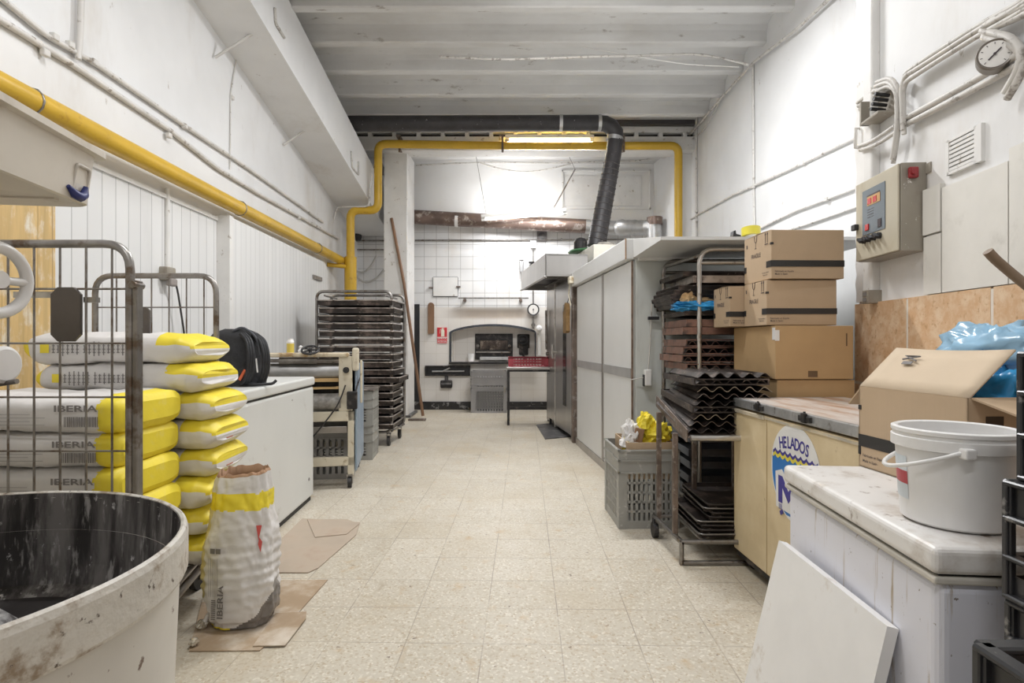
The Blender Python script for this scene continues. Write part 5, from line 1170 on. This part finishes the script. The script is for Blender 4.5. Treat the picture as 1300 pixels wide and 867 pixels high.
b = MB(T); b.box(.94, 1.34, 4.285, 4.325, 1.752, 1.774); b.build('lit_ledge', TRIMW, T)
b = MB(); b.box(.02, .12, -.10, -.05, 1.79, 1.87, bev=.008); b.tube([(.05, -.08, 1.79), (.03, -.09, 1.68), (.04, -.07, 1.55)], .008, 6); b.build('door_lamp', CREAM, T)
T = thing('plug_box', 'small white plug box with cables on the near side of the grey cabinet', 'plug', (P(821, 479, 4.29).x, 4.285, P(821, 479, 4.29).z))
b = MB(); b.box(-.02, .03, -.03, .03, -.06, .06, bev=.008); b.build('plug_body', PLASW, T)
b = MB(); b.box(-.027, -.02, -.02, .025, -.065, .02); b.build('dark_edge', BLACK, T)
b = MB(); b.tube(fillet([(.01, .0, .05), (.03, .02, .25), (.04, .015, .55)], .1, 3), .005, 5); b.tube([(-.01, 0, .0), (-.12, .01, -.02)], .004, 5); b.build('plug_cable', CABLE, T)
q_ = P(831, 404, 4.31); T = thing('door_latch', 'small dark latch on the near side of the grey cabinet', 'latch', q_); b = MB(); b.box(-.05, .03, -.02, .01, -.012, .012, bev=.003); b.build('latch_bar', BLACK, T)
# things on the roof
def roof_z(y): return 1.795 + (1.92 - 1.795) * (y - yb2) / (ya - yb2)
T = thing('tape_roll', 'yellow and white tape roll lying on the white cabinet roof behind the cartons', 'tape', (1.63, 3.95, roof_z(3.95) + .004))
RM = Matrix.Translation((0, 0, .034)) @ Matrix.Rotation(rad(-9), 4, 'X')
b = MB(); b.lathe([(.038, -.028), (.062, -.028), (.062, .028), (.038, .028), (.038, -.028)], 30, M=RM); b.build('tape', STKY, T)
b = MB(); b.lathe([(.032, -.03), (.038, -.03), (.038, .03), (.032, .03), (.032, -.03)], 30, M=RM); b.build('core', SIGNW, T)
T = thing('black_wedge', 'small black crumpled object on the white cabinet roof left of the tape roll', 'object', (1.53, 3.98, roof_z(3.98) - .008))
b = MB(); b.prism([(-.035, 0), (.04, 0), (.03, .022), (.0, .03), (-.005, .055), (-.016, .05), (-.02, .018)], -.03, .03, 0, XZ); b.build('body', BLACK, T, recalc=True)

# ---- tray rack behind the cartons
YN, YR = 3.72, 4.255
T = thing('bakery_rack', 'steel tube tray rack crammed with trays under the white cabinet roof', 'rack', (1.45, 4.0, 0))
for (xl, xr, y, m_) in ((1.203, 1.80, YN, BRIGHT), (1.115, 1.80, YR, STEEL)):
    b = MB(T); b.tube(fillet([(xl, y, .06), (xl, y, 1.742), (xr, y, 1.742), (xr, y, .06)], .10, 6), .0155, 10); b.tube([(xl, y, 1.655), (xr, y, 1.655)], .014, 8); b.build('end_frame', m_, T)
for a_, c_ in (((1.203, YN, .11), (1.115, YR, .11)), ((1.80, YN, .11), (1.80, YR, .11)), ((1.21, YN, 1.70), (1.13, YR, 1.70))): b = MB(T); b.tube([a_, c_], .0135, 8); b.build('side_rail', STEEL, T)
for (x, y) in ((1.21, YN + .03), (1.14, YR - .03), (1.78, YN + .03), (1.78, YR - .03)): b = MB(T); b.cyl((x - .012, y, .04), (x + .012, y, .04), .04, 12); b.build('caster', RUBBER, T)

def wavy(w_, d, h, waves, amp, b=None, mi=0, me=1, base=.0, front=True):
    """baguette tray: wavy sheet along x, running in y; centre of underside at origin"""
    b = b or MB(); n = waves * 10
    f = lambda i: (-w_ / 2 + w_ * i / n, base + amp + amp * math.cos(2 * PI * waves * i / n + PI))
    for dz, fl in ((.0, False), (.0022, True)):
        b.surf(lambda i, j: (f(i)[0], -d / 2 + d * j, f(i)[1] + dz), n, 1, mi)
    for y in (-d / 2, d / 2):
        vs = [(f(i)[0], y, f(i)[1]) for i in range(n + 1)] + [(f(i)[0], y, f(i)[1] + .0035) for i in range(n + 1)]
        b.add(vs, [(i, i + 1, n + 2 + i, n + 1 + i) for i in range(n)], me)
    if front:
        for y in (-d / 2 - .004, d / 2):
            b.box(-w_ / 2, w_ / 2, y, y + .004, 0, .007, me); b.box(-w_ / 2, w_ / 2, y, y + .004, h - .007, h, me)
        for s in (-1, 1): b.box(s * w_ / 2 - .004, s * w_ / 2 + .004, -d / 2, d / 2, 0, h, me)
    return b
RACKT = []
def rack_tray(kind, z, x=0., y=0., rz=0., lab='', mats=None):
    T = thing('baking_tray' if kind != 'wavy' else 'baguette_tray', lab, 'tray', (1.47 + x, 3.985 + y, z), rad(rz), 'trays in the rack behind the cartons')
    if kind == 'wavy': wavy(.60, .52, .046, 8, .016).build('tray_sheet', mats or [TRAYM, TRAYR], T)
    elif kind == 'deep':
        b = MB(); b.box(-.30, .30, -.26, .26, 0, .004, 0)
        for s in (-1, 1): b.box(s * .30 - .004, s * .30 + .004, -.26, .26, 0, .046, 1); b.box(-.30, .30, s * .26 - .004, s * .26 + .004, 0, .046, 1)
        b.build('tray_sheet', mats or [TRAYM, TRAYR], T)
    else: hinge_tray(.62, .54, .026).build('tray_sheet', mats or [TRAYM, TRAYM], T)
    return T
rack_tray('flat', 1.575, -.06, .04, 2, 'uppermost black tray in the rack behind the cartons, tilted outward')
rack_tray('deep', 1.528, -.005, .0, 0, 'red brown tray with a pale notched front high in the rack behind the cartons', [TRAYR, TRAYE])
for k in range(5): rack_tray('flat', 1.485 - .028 * k, -.09 - (.035 if k == 2 else .02 * (k % 2)) , .03 + .01 * k, 1.5 - k, f'{["topmost", "second", "third", "fourth", "lowest"][k]} tray of the ragged black pile in the carton side rack')
rack_tray('flat', 1.318, -.05, .01, 0, 'black tray under the blue bag in the rack behind the cartons')
rack_tray('deep', 1.246, -.045, .005, .5, 'upper of two red brown trays below the blue bag in the rack')
rack_tray('deep', 1.196, -.065, -.005, -.6, 'lower of two red brown trays below the blue bag in the rack')
for k, z in enumerate((1.118, 1.068, 1.016, .962)): rack_tray('wavy', z, -.05 - .015 * (k % 3), -.0 - .012 * (k % 2), (.6, -.8, 1.2, .4)[k], f'{["topmost", "second", "third", "lowest"][k]} wavy baguette tray with reddish edge in the rack behind the cartons')
for k, z in enumerate((.58, .50, .41, .33, .24, .16)): rack_tray('deep', z, -.03 + .008 * (k % 2), .0, 0, f'{["topmost", "second", "third", "fourth", "fifth", "lowest"][k]} blue grey tray low in the rack, seen under the tray table', [TRAYB, TRAYB])
# bags in the rack
def blob(b, c, s, seed, n=22, m=12, amp=.35, mi=0, smooth=True, fr=2.2):
    def fn(i, j):
        a = 2 * PI * i / n; e = -PI / 2 + PI * j / m
        d = Vector((math.cos(a) * math.cos(e), math.sin(a) * math.cos(e), math.sin(e)))
        k = 1 + amp * noise.noise(d * fr + Vector((seed, 0, 0))) + amp * .45 * noise.noise(d * fr * 2.7 + Vector((0, seed, 0)))
        return (c[0] + d.x * s[0] * k, c[1] + d.y * s[1] * k, c[2] + d.z * s[2] * k)
    b.surf(fn, n, m, mi, wrapu=True, smooth=smooth); return b
T = thing('plastic_bag', 'bright blue plastic bag stuffed between the trays in the rack', 'bag', (1.22, 3.76, 1.350))
b = MB(); blob(b, (.0, .0, .03), (.17, .07, .030), 4, 30, 14, .5, smooth=False, fr=3); blob(b, (-.11, -.02, .012), (.07, .04, .018), 9, 20, 10, .5, smooth=False); b.build('bag_film', BLUEB, T)
T = thing('paper_bag', 'crumpled tan paper bag on the trays above the blue bag in the rack', 'bag', (1.19, 3.79, 1.398))
b = MB(); blob(b, (-.04, 0, .035), (.055, .05, .042), 14, 22, 12, .5, smooth=False); blob(b, (.05, .0, .02), (.09, .035, .02), 17, 20, 10, .5, smooth=False); b.build('bag_paper', DOUGH, T)

# ---- tray table on a tube frame
T = thing('tray_table', 'low steel tray table on a wheeled tube frame beside the yellowed freezer', 'table', (1.1, 3.2, 0))
def sq(b, a, c_, s=.014, mi=0):
    b.tube([a, c_], s, 4, mi)
b = MB(T)
for a, c_ in (((.873, 2.98, .118), (.842, 3.46, .108)), ((.873, 2.98, .118), (1.33, 2.98, .118)), ((.842, 3.46, .108), (1.33, 3.46, .108)), ((1.0, 2.98, .118), (.99, 3.46, .11)), ((.873, 2.98, .12), (.873, 2.98, .0)), ((1.33, 2.98, .12), (1.33, 2.98, 0)), ((.88, 2.975, .012), (1.33, 2.975, .012))): sq(b, a, c_)
b.build('base_frame', STEEL, T)
for (x, y, z1) in ((.873, 3.10, .66), (1.085, 3.45, .72), (.873, 3.44, .73), (1.32, 3.44, .73), (1.32, 3.05, .66), (.915, 2.985, .65)):
    if (x, y) == (.915, 2.985): continue
    b = MB(T); b.box(x - .013, x + .013, y - .013, y + .013, .10, z1, bev=.002); b.build('leg', RUSTY, T)
b = MB(T); tp = Matrix.Translation((0, 2.965, .655)) @ Matrix.Rotation(rad(10.5), 4, 'X')
b.box(.90, 1.335, 0, .64, 0, .006, M=tp); b.box(.893, .90, 0, .64, -.022, .045, bev=.002, M=tp); b.build('tray_top', RUSTY, T)
b = MB(T); b.tube([(.912, 2.955, .657), (1.335, 2.955, .657)], .0155, 10); b.build('rolled_edge', BRIGHT, T)
b = MB(T); b.cyl((.825, 3.40, .045), (.853, 3.40, .045), .045, 16); b.box(.828, .85, 3.385, 3.42, .05, .11); b.build('caster', BLKM, T)
b = MB(T); b.cyl((1.31, 3.40, .045), (1.34, 3.40, .045), .045, 16); b.build('caster', BLKM, T)
# pile of wavy trays: the lower ones follow the sloping top, the upper ones lie flat
NP = 9; zc_ = 0
for k in range(NP):
    t = k / (NP - 1); tilt = 10.5 * max(0, 1 - t * 1.5)
    zf = .672 + .036 * k
    label = f'{ordn(NP - 1 - k, NP)} blackened wavy baguette tray of the pile on the tray table'
    T = thing('baguette_tray', label, 'tray', (1.105 + R.uniform(-.02, .03) + .06 * t, 2.985, zf), rad(R.uniform(-2.5, 2.5)), 'baguette trays piled on the tray table')
    Mt = Matrix.Rotation(rad(tilt), 4, 'X') @ Matrix.Translation((0, .29, 0))
    b = MB(); b.M = Mt; wavy(.385, .56, .034, 5, .0125, b, front=(k % 4 == 3)); b.build('tray_sheet', [TRAYM, [TRAYM, TRAYM, RUSTY, mat('floury tray edge', (.34, .28, .20), .6, var=.3, vscale=20)][(k + 1) % 4]], T)
NL = 8
for k in range(NL):
    T = thing('baking_tray', f'{ordn(NL - 1 - k, NL)} flat black tray piled on the bottom of the tray table', 'tray', (1.17 + .012 * (k % 3) + (.02 if k > 3 else -.03), 3.24 + .006 * k, .128 + .0205 * k), rad(R.uniform(-3, 3)), 'flat trays under the tray table')
    hinge_tray(.34, .46, .019).build('tray_sheet', [TRAYM, STEEL if k % 3 == 0 else TRAYM], T)

# ---- grey crate with paper sacks
T = crate_thing('grey slotted crate with paper bags on the floor left of the tray table', (.835, 3.775, 0), rad(2), .375, .44, .485, PLASG, top=.30, cols=9, rows=5)
T = thing('cardboard_box', 'shallow cardboard box sitting inside the grey slotted crate', 'box', (.855, 3.76, .30), rad(2))
b = MB()
for s in (-1, 1): b.box(s * .145 - .003, s * .145 + .003, -.18, .18, 0, .225); b.box(-.145, .145, s * .18 - .003, s * .18 + .003, 0, .225)
b.box(-.145, .145, -.18, .18, 0, .005); b.build('box_walls', CARD, T)
T = thing('paper_sack', 'crumpled bright yellow paper sack in the grey slotted crate', 'sack', (.90, 3.70, .46))
b = MB(); blob(b, (.01, 0, .105), (.105, .085, .075), 23, 26, 14, .45, smooth=False, fr=2.6); blob(b, (-.05, -.01, .165), (.05, .055, .075), 29, 22, 12, .45, smooth=False, fr=2.4); blob(b, (.0, .0, .035), (.07, .06, .05), 31, 20, 10, .3, smooth=False); b.build('sack_paper', YEL, T)
T = thing('paper_sack', 'crumpled white and yellow paper sack in the left of the grey slotted crate', 'sack', (.765, 3.70, .42))
b = MB(); blob(b, (.0, 0, .10), (.07, .08, .105), 41, 26, 14, .5, 0, smooth=False, fr=2.6); blob(b, (-.035, -.03, .07), (.03, .05, .06), 43, 20, 10, .4, 1, smooth=False); b.build('sack_paper', [PAPER, YEL], T)
b = MB(); b.box(-.03, .03, -.02, -.012, .10, .19, bev=.01, M=Matrix.Translation((.0, -.05, 0)) @ Matrix.Rotation(rad(12), 4, 'Y')); b.build('brown_lining', KRAFT, T)

# ---- cartons
def carton(label, x, y, z, w_, d, h, rz=0., printed=True, m=CARD, flaps=True, group=None):
    """front face at local y = 0, left end at local x = 0"""
    T = thing('cardboard_carton', label, 'carton', (x, y, z), rad(rz), group)
    b = MB(); b.box(0, w_, 0, d, 0, h, bev=.003, seg=1); b.build('carton_body', m, T)
    if printed:
        FM = FRONT(0, -.0012, 0)
        b = MB(); z0, z1 = h * .245, h * .375
        b.box(-.0015, w_ + .001, -.0022, .004, z0, z1); b.box(-.0022, .004, 0, .055, z0, z1); b.box(-.0022, .004, d - .03, d, z0, z1); b.build('black_tape', TAPE, T)
        b = MB(); b.text('Fabricado en España', .0125, FM @ Matrix.Translation((.02, h * .135, 0)), align='LEFT'); b.text('Made in Spain', .0125, FM @ Matrix.Translation((.02, h * .08, 0)), align='LEFT')
        LM = frame((-.0012, d, 0), (0, -1, 0), (0, 0, 1))
        b.text('FRAGILE', .034, LM @ Matrix.Translation((d * .46, h * .52, 0)), sx=.95)
        b.box(d * .10, d * .13, h * .78, h * .86, 0, .001, M=LM)
        for (fx_, k) in ((.45, 0), (.84, 1)):
            M3 = LM @ Matrix.Translation((d * fx_, h * .80, 0))
            if k == 0: b.tube([(-.016, .05, 0), (-.012, .02, 0), (0, .010, 0), (.012, .02, 0), (.016, .05, 0)], .0014, 4, M=M3); b.box(-.001, .001, -.02, .010, 0, .001, M=M3); b.box(-.01, .01, -.022, -.019, 0, .001, M=M3)
            else:
                for s in (-1, 1): b.box(s * .012 - .0015, s * .012 + .0015, -.01, .04, 0, .001, M=M3); b.prism([(s * .012 - .007, .035), (s * .012 + .007, .035), (s * .012, .05)], 0, .001, M=M3)
                b.box(-.02, .02, -.018, -.014, 0, .001, M=M3)
        b.text('Fabricado en España', .010, LM @ Matrix.Translation((d * .80, h * .14, 0))); b.text('Made in Spain', .010, LM @ Matrix.Translation((d * .80, h * .09, 0)))
        b.build('printed_lettering', INK, T)
        b = MB(); b.box(w_ * .97 - .004, w_ + .001, -.002, .006, h * .70, h * .74) if False else b.box(-.002, .012, -.002, .012, h * .70, h * .745); b.build('tape_tab', TAPE, T)
    else:
        b = MB(); b.box(w_ - .04, w_ - .034, -.0015, 0, h * .62, h * .86); b.box(w_ * .42, w_ * .54, -.001, 0, .012, .045) if h < .4 else None; b.build('hand_hole', mat('shaded slot', (.16, .10, .055), .8), T)
    if flaps:
        b = MB(); b.add([(0.0, .01, h), (w_, .01, h), (w_, d * .5, h + .006), (0, d * .5, h + .006)], [(0, 1, 2, 3)]); b.add([(0.0, d - .01, h), (w_, d - .01, h), (w_, d * .5, h + .004), (0, d * .5, h + .004)], [(0, 1, 2, 3)]); b.build('top_flap', m, T, solid=.003)
    return T
carton('lowest tan carton behind the yellowed freezer, mostly hidden', 1.412, 3.085, 0, .415, .54, .945, 0, False, CARD2, False)
T = carton('big plain tan carton under the three taped cartons', 1.398, 3.075, .949, .418, .56, .285, .5, False, CARD2, False)
b = MB(); b.box(-.002, .022, -.0025, .0, .205, .262, bev=.004); b.box(-.0025, 0, -.0, .03, .21, .275); b.build('torn_tape', PLASW, T)
carton('black taped carton on the big plain carton, under the top one', 1.372, 3.12, 1.238, .378, .30, .243)
carton('black taped carton on top of the stack by the right wall', 1.388, 3.10, 1.487, .395, .34, .262, 1.2)
carton('smaller looking black taped carton at the back left of the stack', 1.288, 3.425, 1.238, .378, .27, .238)

# ================================================================== RIGHT SIDE, NEAR
# ---- yellowed ice cream freezer
T = thing('ice_cream_freezer', 'yellowed chest freezer with an oval blue ice cream sticker on its front', 'freezer', (1.16, 3.03, 0), math.atan2(-1, .041))
LH, DH = 1.03, .595
b = MB(); b.box(0, LH, 0, DH, .075, .805, bev=.006); b.build('cabinet', HELY, T)
b = MB(); b.box(.02, LH, .01, DH - .01, .045, .08); b.build('plinth', BLKM, T)
b = MB(); b.box(.008, LH, .01, DH, .845, .857, bev=.003); b.build('lid_top', HELT, T)
b = MB(); b.box(.006, LH, -.006, .018, .815, .858, bev=.004); b.box(.0, .02, -.004, DH, .815, .858, bev=.004); b.build('metal_edging', LIDM, T)
b = MB(); b.box(-.006, .34, -.008, .0, .785, .805, bev=.003); b.box(.34, LH, -.004, .0, .79, .80); b.build('worn_rim', mat('grubby grey rim', (.42, .38, .31), .5, var=.2, dirt=[((.60, .52, .38), 7, .5, .7, (1, 1, 1))]), T)
for x in (.30, .70):
    b = MB(); b.box(x - .045, x + .045, -.016, -.004, .826, .850, bev=.004); b.box(x - .014, x + .014, -.022, -.006, .822, .862, bev=.004); b.cyl((x, -.012, .855), (x, -.012, .868), .005, 8); b.build('lid_hinge', BLKM, T)
b = MB(); b.box(.36, .365, -.002, 0, .08, .79); b.build('panel_seam', mat('seam shade', (.45, .34, .18), .5), T)
for x in (.10, .95):
    b = MB(); b.cyl((x - .012, .06, .028), (x + .012, .06, .028), .028, 12); b.cyl((x - .012, DH - .06, .028), (x + .012, DH - .06, .028), .028, 12); b.box(x - .02, x + .02, .03, .09, .03, .06); b.build('caster', RUBBER, T)
SMx, SMz, ea, eb = .605, .605, .195, .195
M0 = FRONT(SMx, -.0012, SMz)
b = MB(); N_ = 64; b.prism([(ea * math.cos(2 * PI * i / N_), eb * math.sin(2 * PI * i / N_) * (1 if math.sin(2 * PI * i / N_) > 0 else 1.12)) for i in range(N_)], 0, .0012, M=M0); st = b.build('oval_sticker', STKW, T)
def ell(x, top=True, k=.97): return math.sqrt(max(0, 1 - (x / (ea * k)) ** 2)) * eb * k * (1 if top else -1.12)
def scal(x, z0, amp=.013, wl=.042): return z0 + .012 - amp * abs(math.sin(PI * (x + .2) / wl)) + .10 * x * .0
def strip(z0, h, m, nm, z_):
    b = MB(); n = 120; xm = .178
    up, lo = [], []
    for i in range(n + 1):
        x = -xm + 2 * xm * i / n; a = min(scal(x, z0), ell(x)); c_ = min(scal(x, z0 - h), ell(x)); up.append((x, a)); lo.append((x, c_))
    vs = [(p[0], p[1], z_) for p in up] + [(p[0], p[1], z_) for p in lo]
    b.add(vs, [(i, n + 1 + i, n + 2 + i, i + 1) for i in range(n)], M=M0); b.build(nm, m, st, recalc=False)
b = MB(); n = 120; vs = []
for i in range(n + 1):
    x = -.186 + .372 * i / n; vs += [(x, min(scal(x, .035), ell(x)), .0016), (x, max(ell(x, False), -.20 + .0), .0016)]
b.add(vs, [(2 * i, 2 * i + 1, 2 * i + 3, 2 * i + 2) for i in range(n)], M=M0); b.build('blue_field', STKB, st)
strip(.062, .014, STKN, 'navy_waves', .0022); strip(.048, .016, STKY, 'yellow_waves', .0024)
b = MB()
s = 'HELADOS'; adv = [-.103, -.072, -.040, -.012, .022, .060, .096]
for ch, xx in zip(s, adv):
    b.text(ch, .070, M0 @ Matrix.Translation((xx, .092 - xx * xx * 1.1, .002)) @ Matrix.Rotation(-xx * 1.6, 4, 'Z'), sx=.80)
b.build('lettering', STKN, st)
Mpts = [(-.13, -.16), (-.13, -.042), (-.095, -.042), (-.045, -.098), (.005, -.042), (.04, -.042), (.04, -.16), (.005, -.16), (.005, -.092), (-.045, -.148), (-.095, -.092), (-.095, -.16)]
def off(poly, d):
    cx, cy = -.045, -.07
    return [(cx + (x - cx) * (1 + d), cy + (y - cy) * (1 + d * .9)) for x, y in poly]
b = MB(); b.prism([(-.150, -.185), (-.156, -.030), (-.10, -.012), (-.045, -.062), (.01, -.012), (.06, -.020), (.06, -.19)], .0018, .0024, M=M0); b.build('white_halo', STKW, st)
b = MB(); b.prism(Mpts, .0024, .003, M=M0)
b.prism([(-.12, -.20), (-.095, -.185), (-.085, -.20), (-.11, -.215)], .0024, .003, M=M0)
for k in range(5): b.box(-.125 + k * .006, -.123 + k * .006, -.19, -.165, .0024, .003, M=M0); b.box(-.01 + k * .008, -.007 + k * .008, -.20, -.168, .0024, .003, M=M0)
b.build('letter_m', STKN, st)

# ---- white chest freezer
RF = math.atan2(-.78, -.066)
T = thing('chest_freezer', 'white stained chest freezer with a bucket and an open carton on its lid', 'freezer', (.94, 1.97, 0), RF)
WF = T; LW2, DW2 = .785, .60
b = MB(); b.box(0, LW2, 0, DW2, .03, .655, bev=.022, seg=4); b.box(.02, LW2 - .02, .02, DW2 - .02, 0, .03); b.build('cabinet', FREEZB, T)
b = MB(); b.box(-.012, LW2 + .010, -.014, DW2, .672, .73, bev=.016, seg=4); b.build('lid', FREEZT, T)
b = MB(); b.box(-.008, LW2 + .006, -.010, DW2, .652, .668, bev=.005); b.build('gasket', mat('cream rubber gasket', (.56, .53, .47), .5, var=.1), T)
b = MB(); b.box(.004, LW2 - .004, .004, DW2 - .01, .664, .675); b.build('gap', RUBBER, T)
# ---- white board leaning on it
b = MB(); tz = .50
a0, a1 = Vector((.872, 1.892, tz)), Vector((.857, 1.322, tz)); d0 = Vector((-.125, -.008, -tz))
n_ = (a1 - a0).cross(d0).normalized(); n_ = n_ if n_.x > 0 else -n_
cB = (a0 + a1) / 2 + d0; cB.z = 0
f4 = [a0 - cB, a1 - cB, a1 + d0 - cB, a0 + d0 - cB]
bm = [p for p in f4] + [p + n_ * .027 for p in f4]
b.add(bm, [(0, 1, 2, 3), (7, 6, 5, 4), (0, 4, 5, 1), (1, 5, 6, 2), (2, 6, 7, 3), (3, 7, 4, 0)])
o = b.build('white_board', mat('scuffed white board', (.80, .785, .765), .45, var=.03, dirt=[((.50, .42, .33), 5, .66, .78, (1, 1, 1))]), None, cB, recalc=True)
tag(o, 'scuffed white board leaning against the front of the white chest freezer', 'board')
# ---- open carton on the lid
T = thing('cardboard_carton', 'open carton with raised flaps and blue plastic inside, on the white freezer', 'carton', (1.172, 1.955, .7315), math.atan2(-.43, .03))
LB, DB, HB = .43, .31, .268
b = MB()
b.box(0, LB, 0, .004, 0, HB); b.box(0, LB, DB - .004, DB, 0, HB); b.box(0, .004, 0, DB, 0, HB); b.box(LB - .004, LB, 0, DB, 0, HB); b.box(0, LB, 0, DB, 0, .004); b.build('carton_body', CARD, T)
b = MB(); b.surf(lambda i, j: (LB * i / 10 + (.02 - .04 * i / 10) * j / 4 * .0, .13 * j / 4 + .004, HB + .128 * j / 4 - .006 * math.sin(PI * i / 10) * j / 4), 10, 4); fl = b.build('long_flap', CARDL, T, solid=.005)
b = MB(); M3 = Matrix(((1, 0, 0, .12), (0, .712, -.702, .075), (0, .702, .712, HB + .075), (0, 0, 0, 1)))
b.tube([(-.03, .02, .006), (.03, .035, .006), (-.03, .035, .006), (.03, .015, .006)], .003, 5, M=M3); b.prism([(-.02, .0), (.02, .0), (.02, .012), (-.02, .012)], .004, .006, M=M3); b.build('flap_print', INKG, fl)
b = MB(); b.add([(LB, .01, HB), (LB, DB - .01, HB), (LB + .14, DB + .01, HB - .045), (LB + .14, .03, HB - .04)], [(0, 1, 2, 3)]); b.build('end_flap', CARD, T, solid=.005)
b = MB(); b.add([(0, .01, HB), (0, DB - .01, HB), (-.10, DB + .01, HB - .075), (-.10, .03, HB - .07)], [(0, 1, 2, 3)]); b.build('end_flap', CARD, T, solid=.005)
b = MB(); b.box(-.001, LB + .001, -.0015, .003, .068, .108); b.build('black_tape', TAPE, T)
b = MB(); FM = FRONT(0, -.0012, 0); b.text('Fabricado en España', .0125, FM @ Matrix.Translation((.02, .036, 0)), align='LEFT'); b.text('Made in Spain', .0125, FM @ Matrix.Translation((.02, .018, 0)), align='LEFT'); b.build('printed_lettering', INK, T)
b = MB(); b.box(-.0015, .012, -.002, .002, .19, .205); b.box(-.0015, .010, -.002, .002, .04, .07); b.build('tape_tab', TAPE, T)
b = MB(); b.box(LB, LB + .001, .05, .10, .19, .22); b.build('hand_hole', mat('dark slot', (.06, .04, .025), .8), T)
cm = xf(T)
pos = cm @ Vector((.26, .20, .02))
T = thing('plastic_liner', 'crumpled blue plastic liner bulging out of the open carton', 'liner', pos, T.rotation_euler[2])
b = MB(); blob(b, (-.02, .0, .20), (.14, .07, .15), 52, 40, 22, .4, 0, fr=2.6); b.build('blue_film', BLUEB, T)
b = MB(); blob(b, (-.03, .05, .365), (.15, .075, .085), 57, 36, 18, .5, 0, fr=2.8); b.build('pale_film', BLUEL, T)
# ---- bucket
T = thing('plastic_bucket', 'white plastic bucket with a hooped handle on the white freezer', 'bucket', (1.035, 1.352, .7325), 0)
b = MB(); b.lathe([(.0, .004), (.100, .0), (.108, .006), (.118, .17), (.119, .188)], 48, mi=0, caps=False); b.lathe([(.112, .20), (.103, .02), (.0, .018)], 48, caps=False); b.build('bucket_wall', PLASW, T)
b = MB(); b.lathe([(.119, .172), (.127, .174), (.127, .197), (.1235, .199), (.1235, .206), (.1265, .208), (.1265, .216), (.119, .219), (.112, .216), (.112, .195)], 56, caps=False); b.build('rim', PLASW, T)
b = MB()
hp = [(.126 * math.cos(rad(-100 + a)), .126 * math.sin(rad(-100 + a)), .178 - .075 * math.sin(rad(a * 180 / 230)) ) for a in range(0, 1)]
ang = [rad(-128 + 6 * k) for k in range(0, 1)]
pts = []
ea_, sd_ = rad(-118), rad(152)
for k in range(25):
    t = PI * k / 24; u = Vector((math.cos(ea_), math.sin(ea_), 0)) * math.cos(t) * .130 + Vector((math.cos(sd_), math.sin(sd_), 0)) * math.sin(t) * .140; pts.append((u.x, u.y, .182 - .062 * math.sin(t)))
b.tube(pts, .0052, 6)
for e_ in (0, -1):
    b.box(pts[e_][0] - .012, pts[e_][0] + .012, pts[e_][1] - .012, pts[e_][1] + .012, .165, .188, bev=.004)
b.build('handle', PLASW, T)
b = MB(); lb = [( .1165 * math.cos(rad(a)), .1165 * math.sin(rad(a))) for a in range(146, 186, 6)]
for (z0, z1, mi) in ((.085, .115, 0), (.115, .15, 1), (.05, .085, 1)):
    n = len(lb); kf = lambda z: (.1085 + (z - .006) / .164 * .0105) / .1165
    b.add([(x * kf(z0), y * kf(z0), z0) for x, y in lb] + [(x * kf(z1), y * kf(z1), z1) for x, y in lb], [(i, i + 1, n + i + 1, n + i) for i in range(n - 1)], mi)
b.build('label_patch', [mat('red label', (.50, .06, .08), .4), mat('pale label', (.70, .76, .80), .4)], T)

# ---- black crates at the right edge
def black_crate(label, x, y, z, w_, d, h, rz=0.):
    T = thing('black_crate', label, 'crate', (x, y, z), rad(rz), 'black crates at the right edge')
    b = MB(); X, Y = w_ / 2, d / 2
    b.box(-X + .01, X - .01, -Y + .01, Y - .01, .0, .010)
    for (L_, o_, ang) in ((w_, Y, 0), (w_, Y, PI), (d, X, PI / 2), (d, X, -PI / 2)):
        M = Matrix.Rotation(ang, 4, 'Z') @ Matrix.Translation((0, -o_, 0)); a = L_ / 2
        for z_ in (0, h * .33, h * .66, h - .010): b.box(-a - .004, a + .004, -.012, .012, z_, z_ + .010, bev=.003, seg=1, M=M)
        n = max(3, round(L_ / .075))
        for k in range(n + 1): xx = -a + L_ * k / n; b.box(xx - .006, xx + .006, -.010, .010, 0, h - .004, bev=.002, seg=1, M=M)
        b.box(-a, a, .002, .007, h * .70, h - .006, M=M); b.box(-a, a, .002, .006, 0, h * .2, M=M)
    b.build('crate_shell', PLASK, T); return T
HBk = .222
for k in range(3): black_crate(['lowest black crate on the floor at the right edge', 'second black crate up from the floor at the right edge', 'third black crate up at the right edge beside the bucket'][k], 1.108 + (.0, .0, .008)[k], .905, HBk * k + .001, .36, .36, HBk, (0, 0, 0)[k])
black_crate('fourth black crate up at the right edge beside the bucket rim', 1.114, .908, HBk * 3 + .002, .36, .36, HBk, 0)
black_crate('topmost black crate at the right edge beside the blue plastic', 1.132, .905, HBk * 4 + .003, .355, .35, .24, 0)
for k in range(3): black_crate(['lowest black crate of the nearer pile at the bottom right corner', 'middle black crate of the nearer pile at the bottom right corner', 'topmost black crate of the nearer pile at the bottom right corner'][k], .755, .545, .26 * k + .001, .355, .33, .259)
# ---- brown stick above
T = thing('wooden_stick', 'curved brown wooden stick reaching in over the black crates', 'stick', (1.0, 1.0, 1.135))
pts = [P(1254, 319, 1.0), P(1262, 328, 1.0), P(1278, 342, 1.0), P(1300, 360, .99), P(1345, 395, .97), P(1372, 425, .95)]
b = MB(T); b.tube(fillet(pts, .03, 3), .0085, 8); b.build('stick', mat('aged stick wood', (.25, .175, .115), .5, var=.15), T)
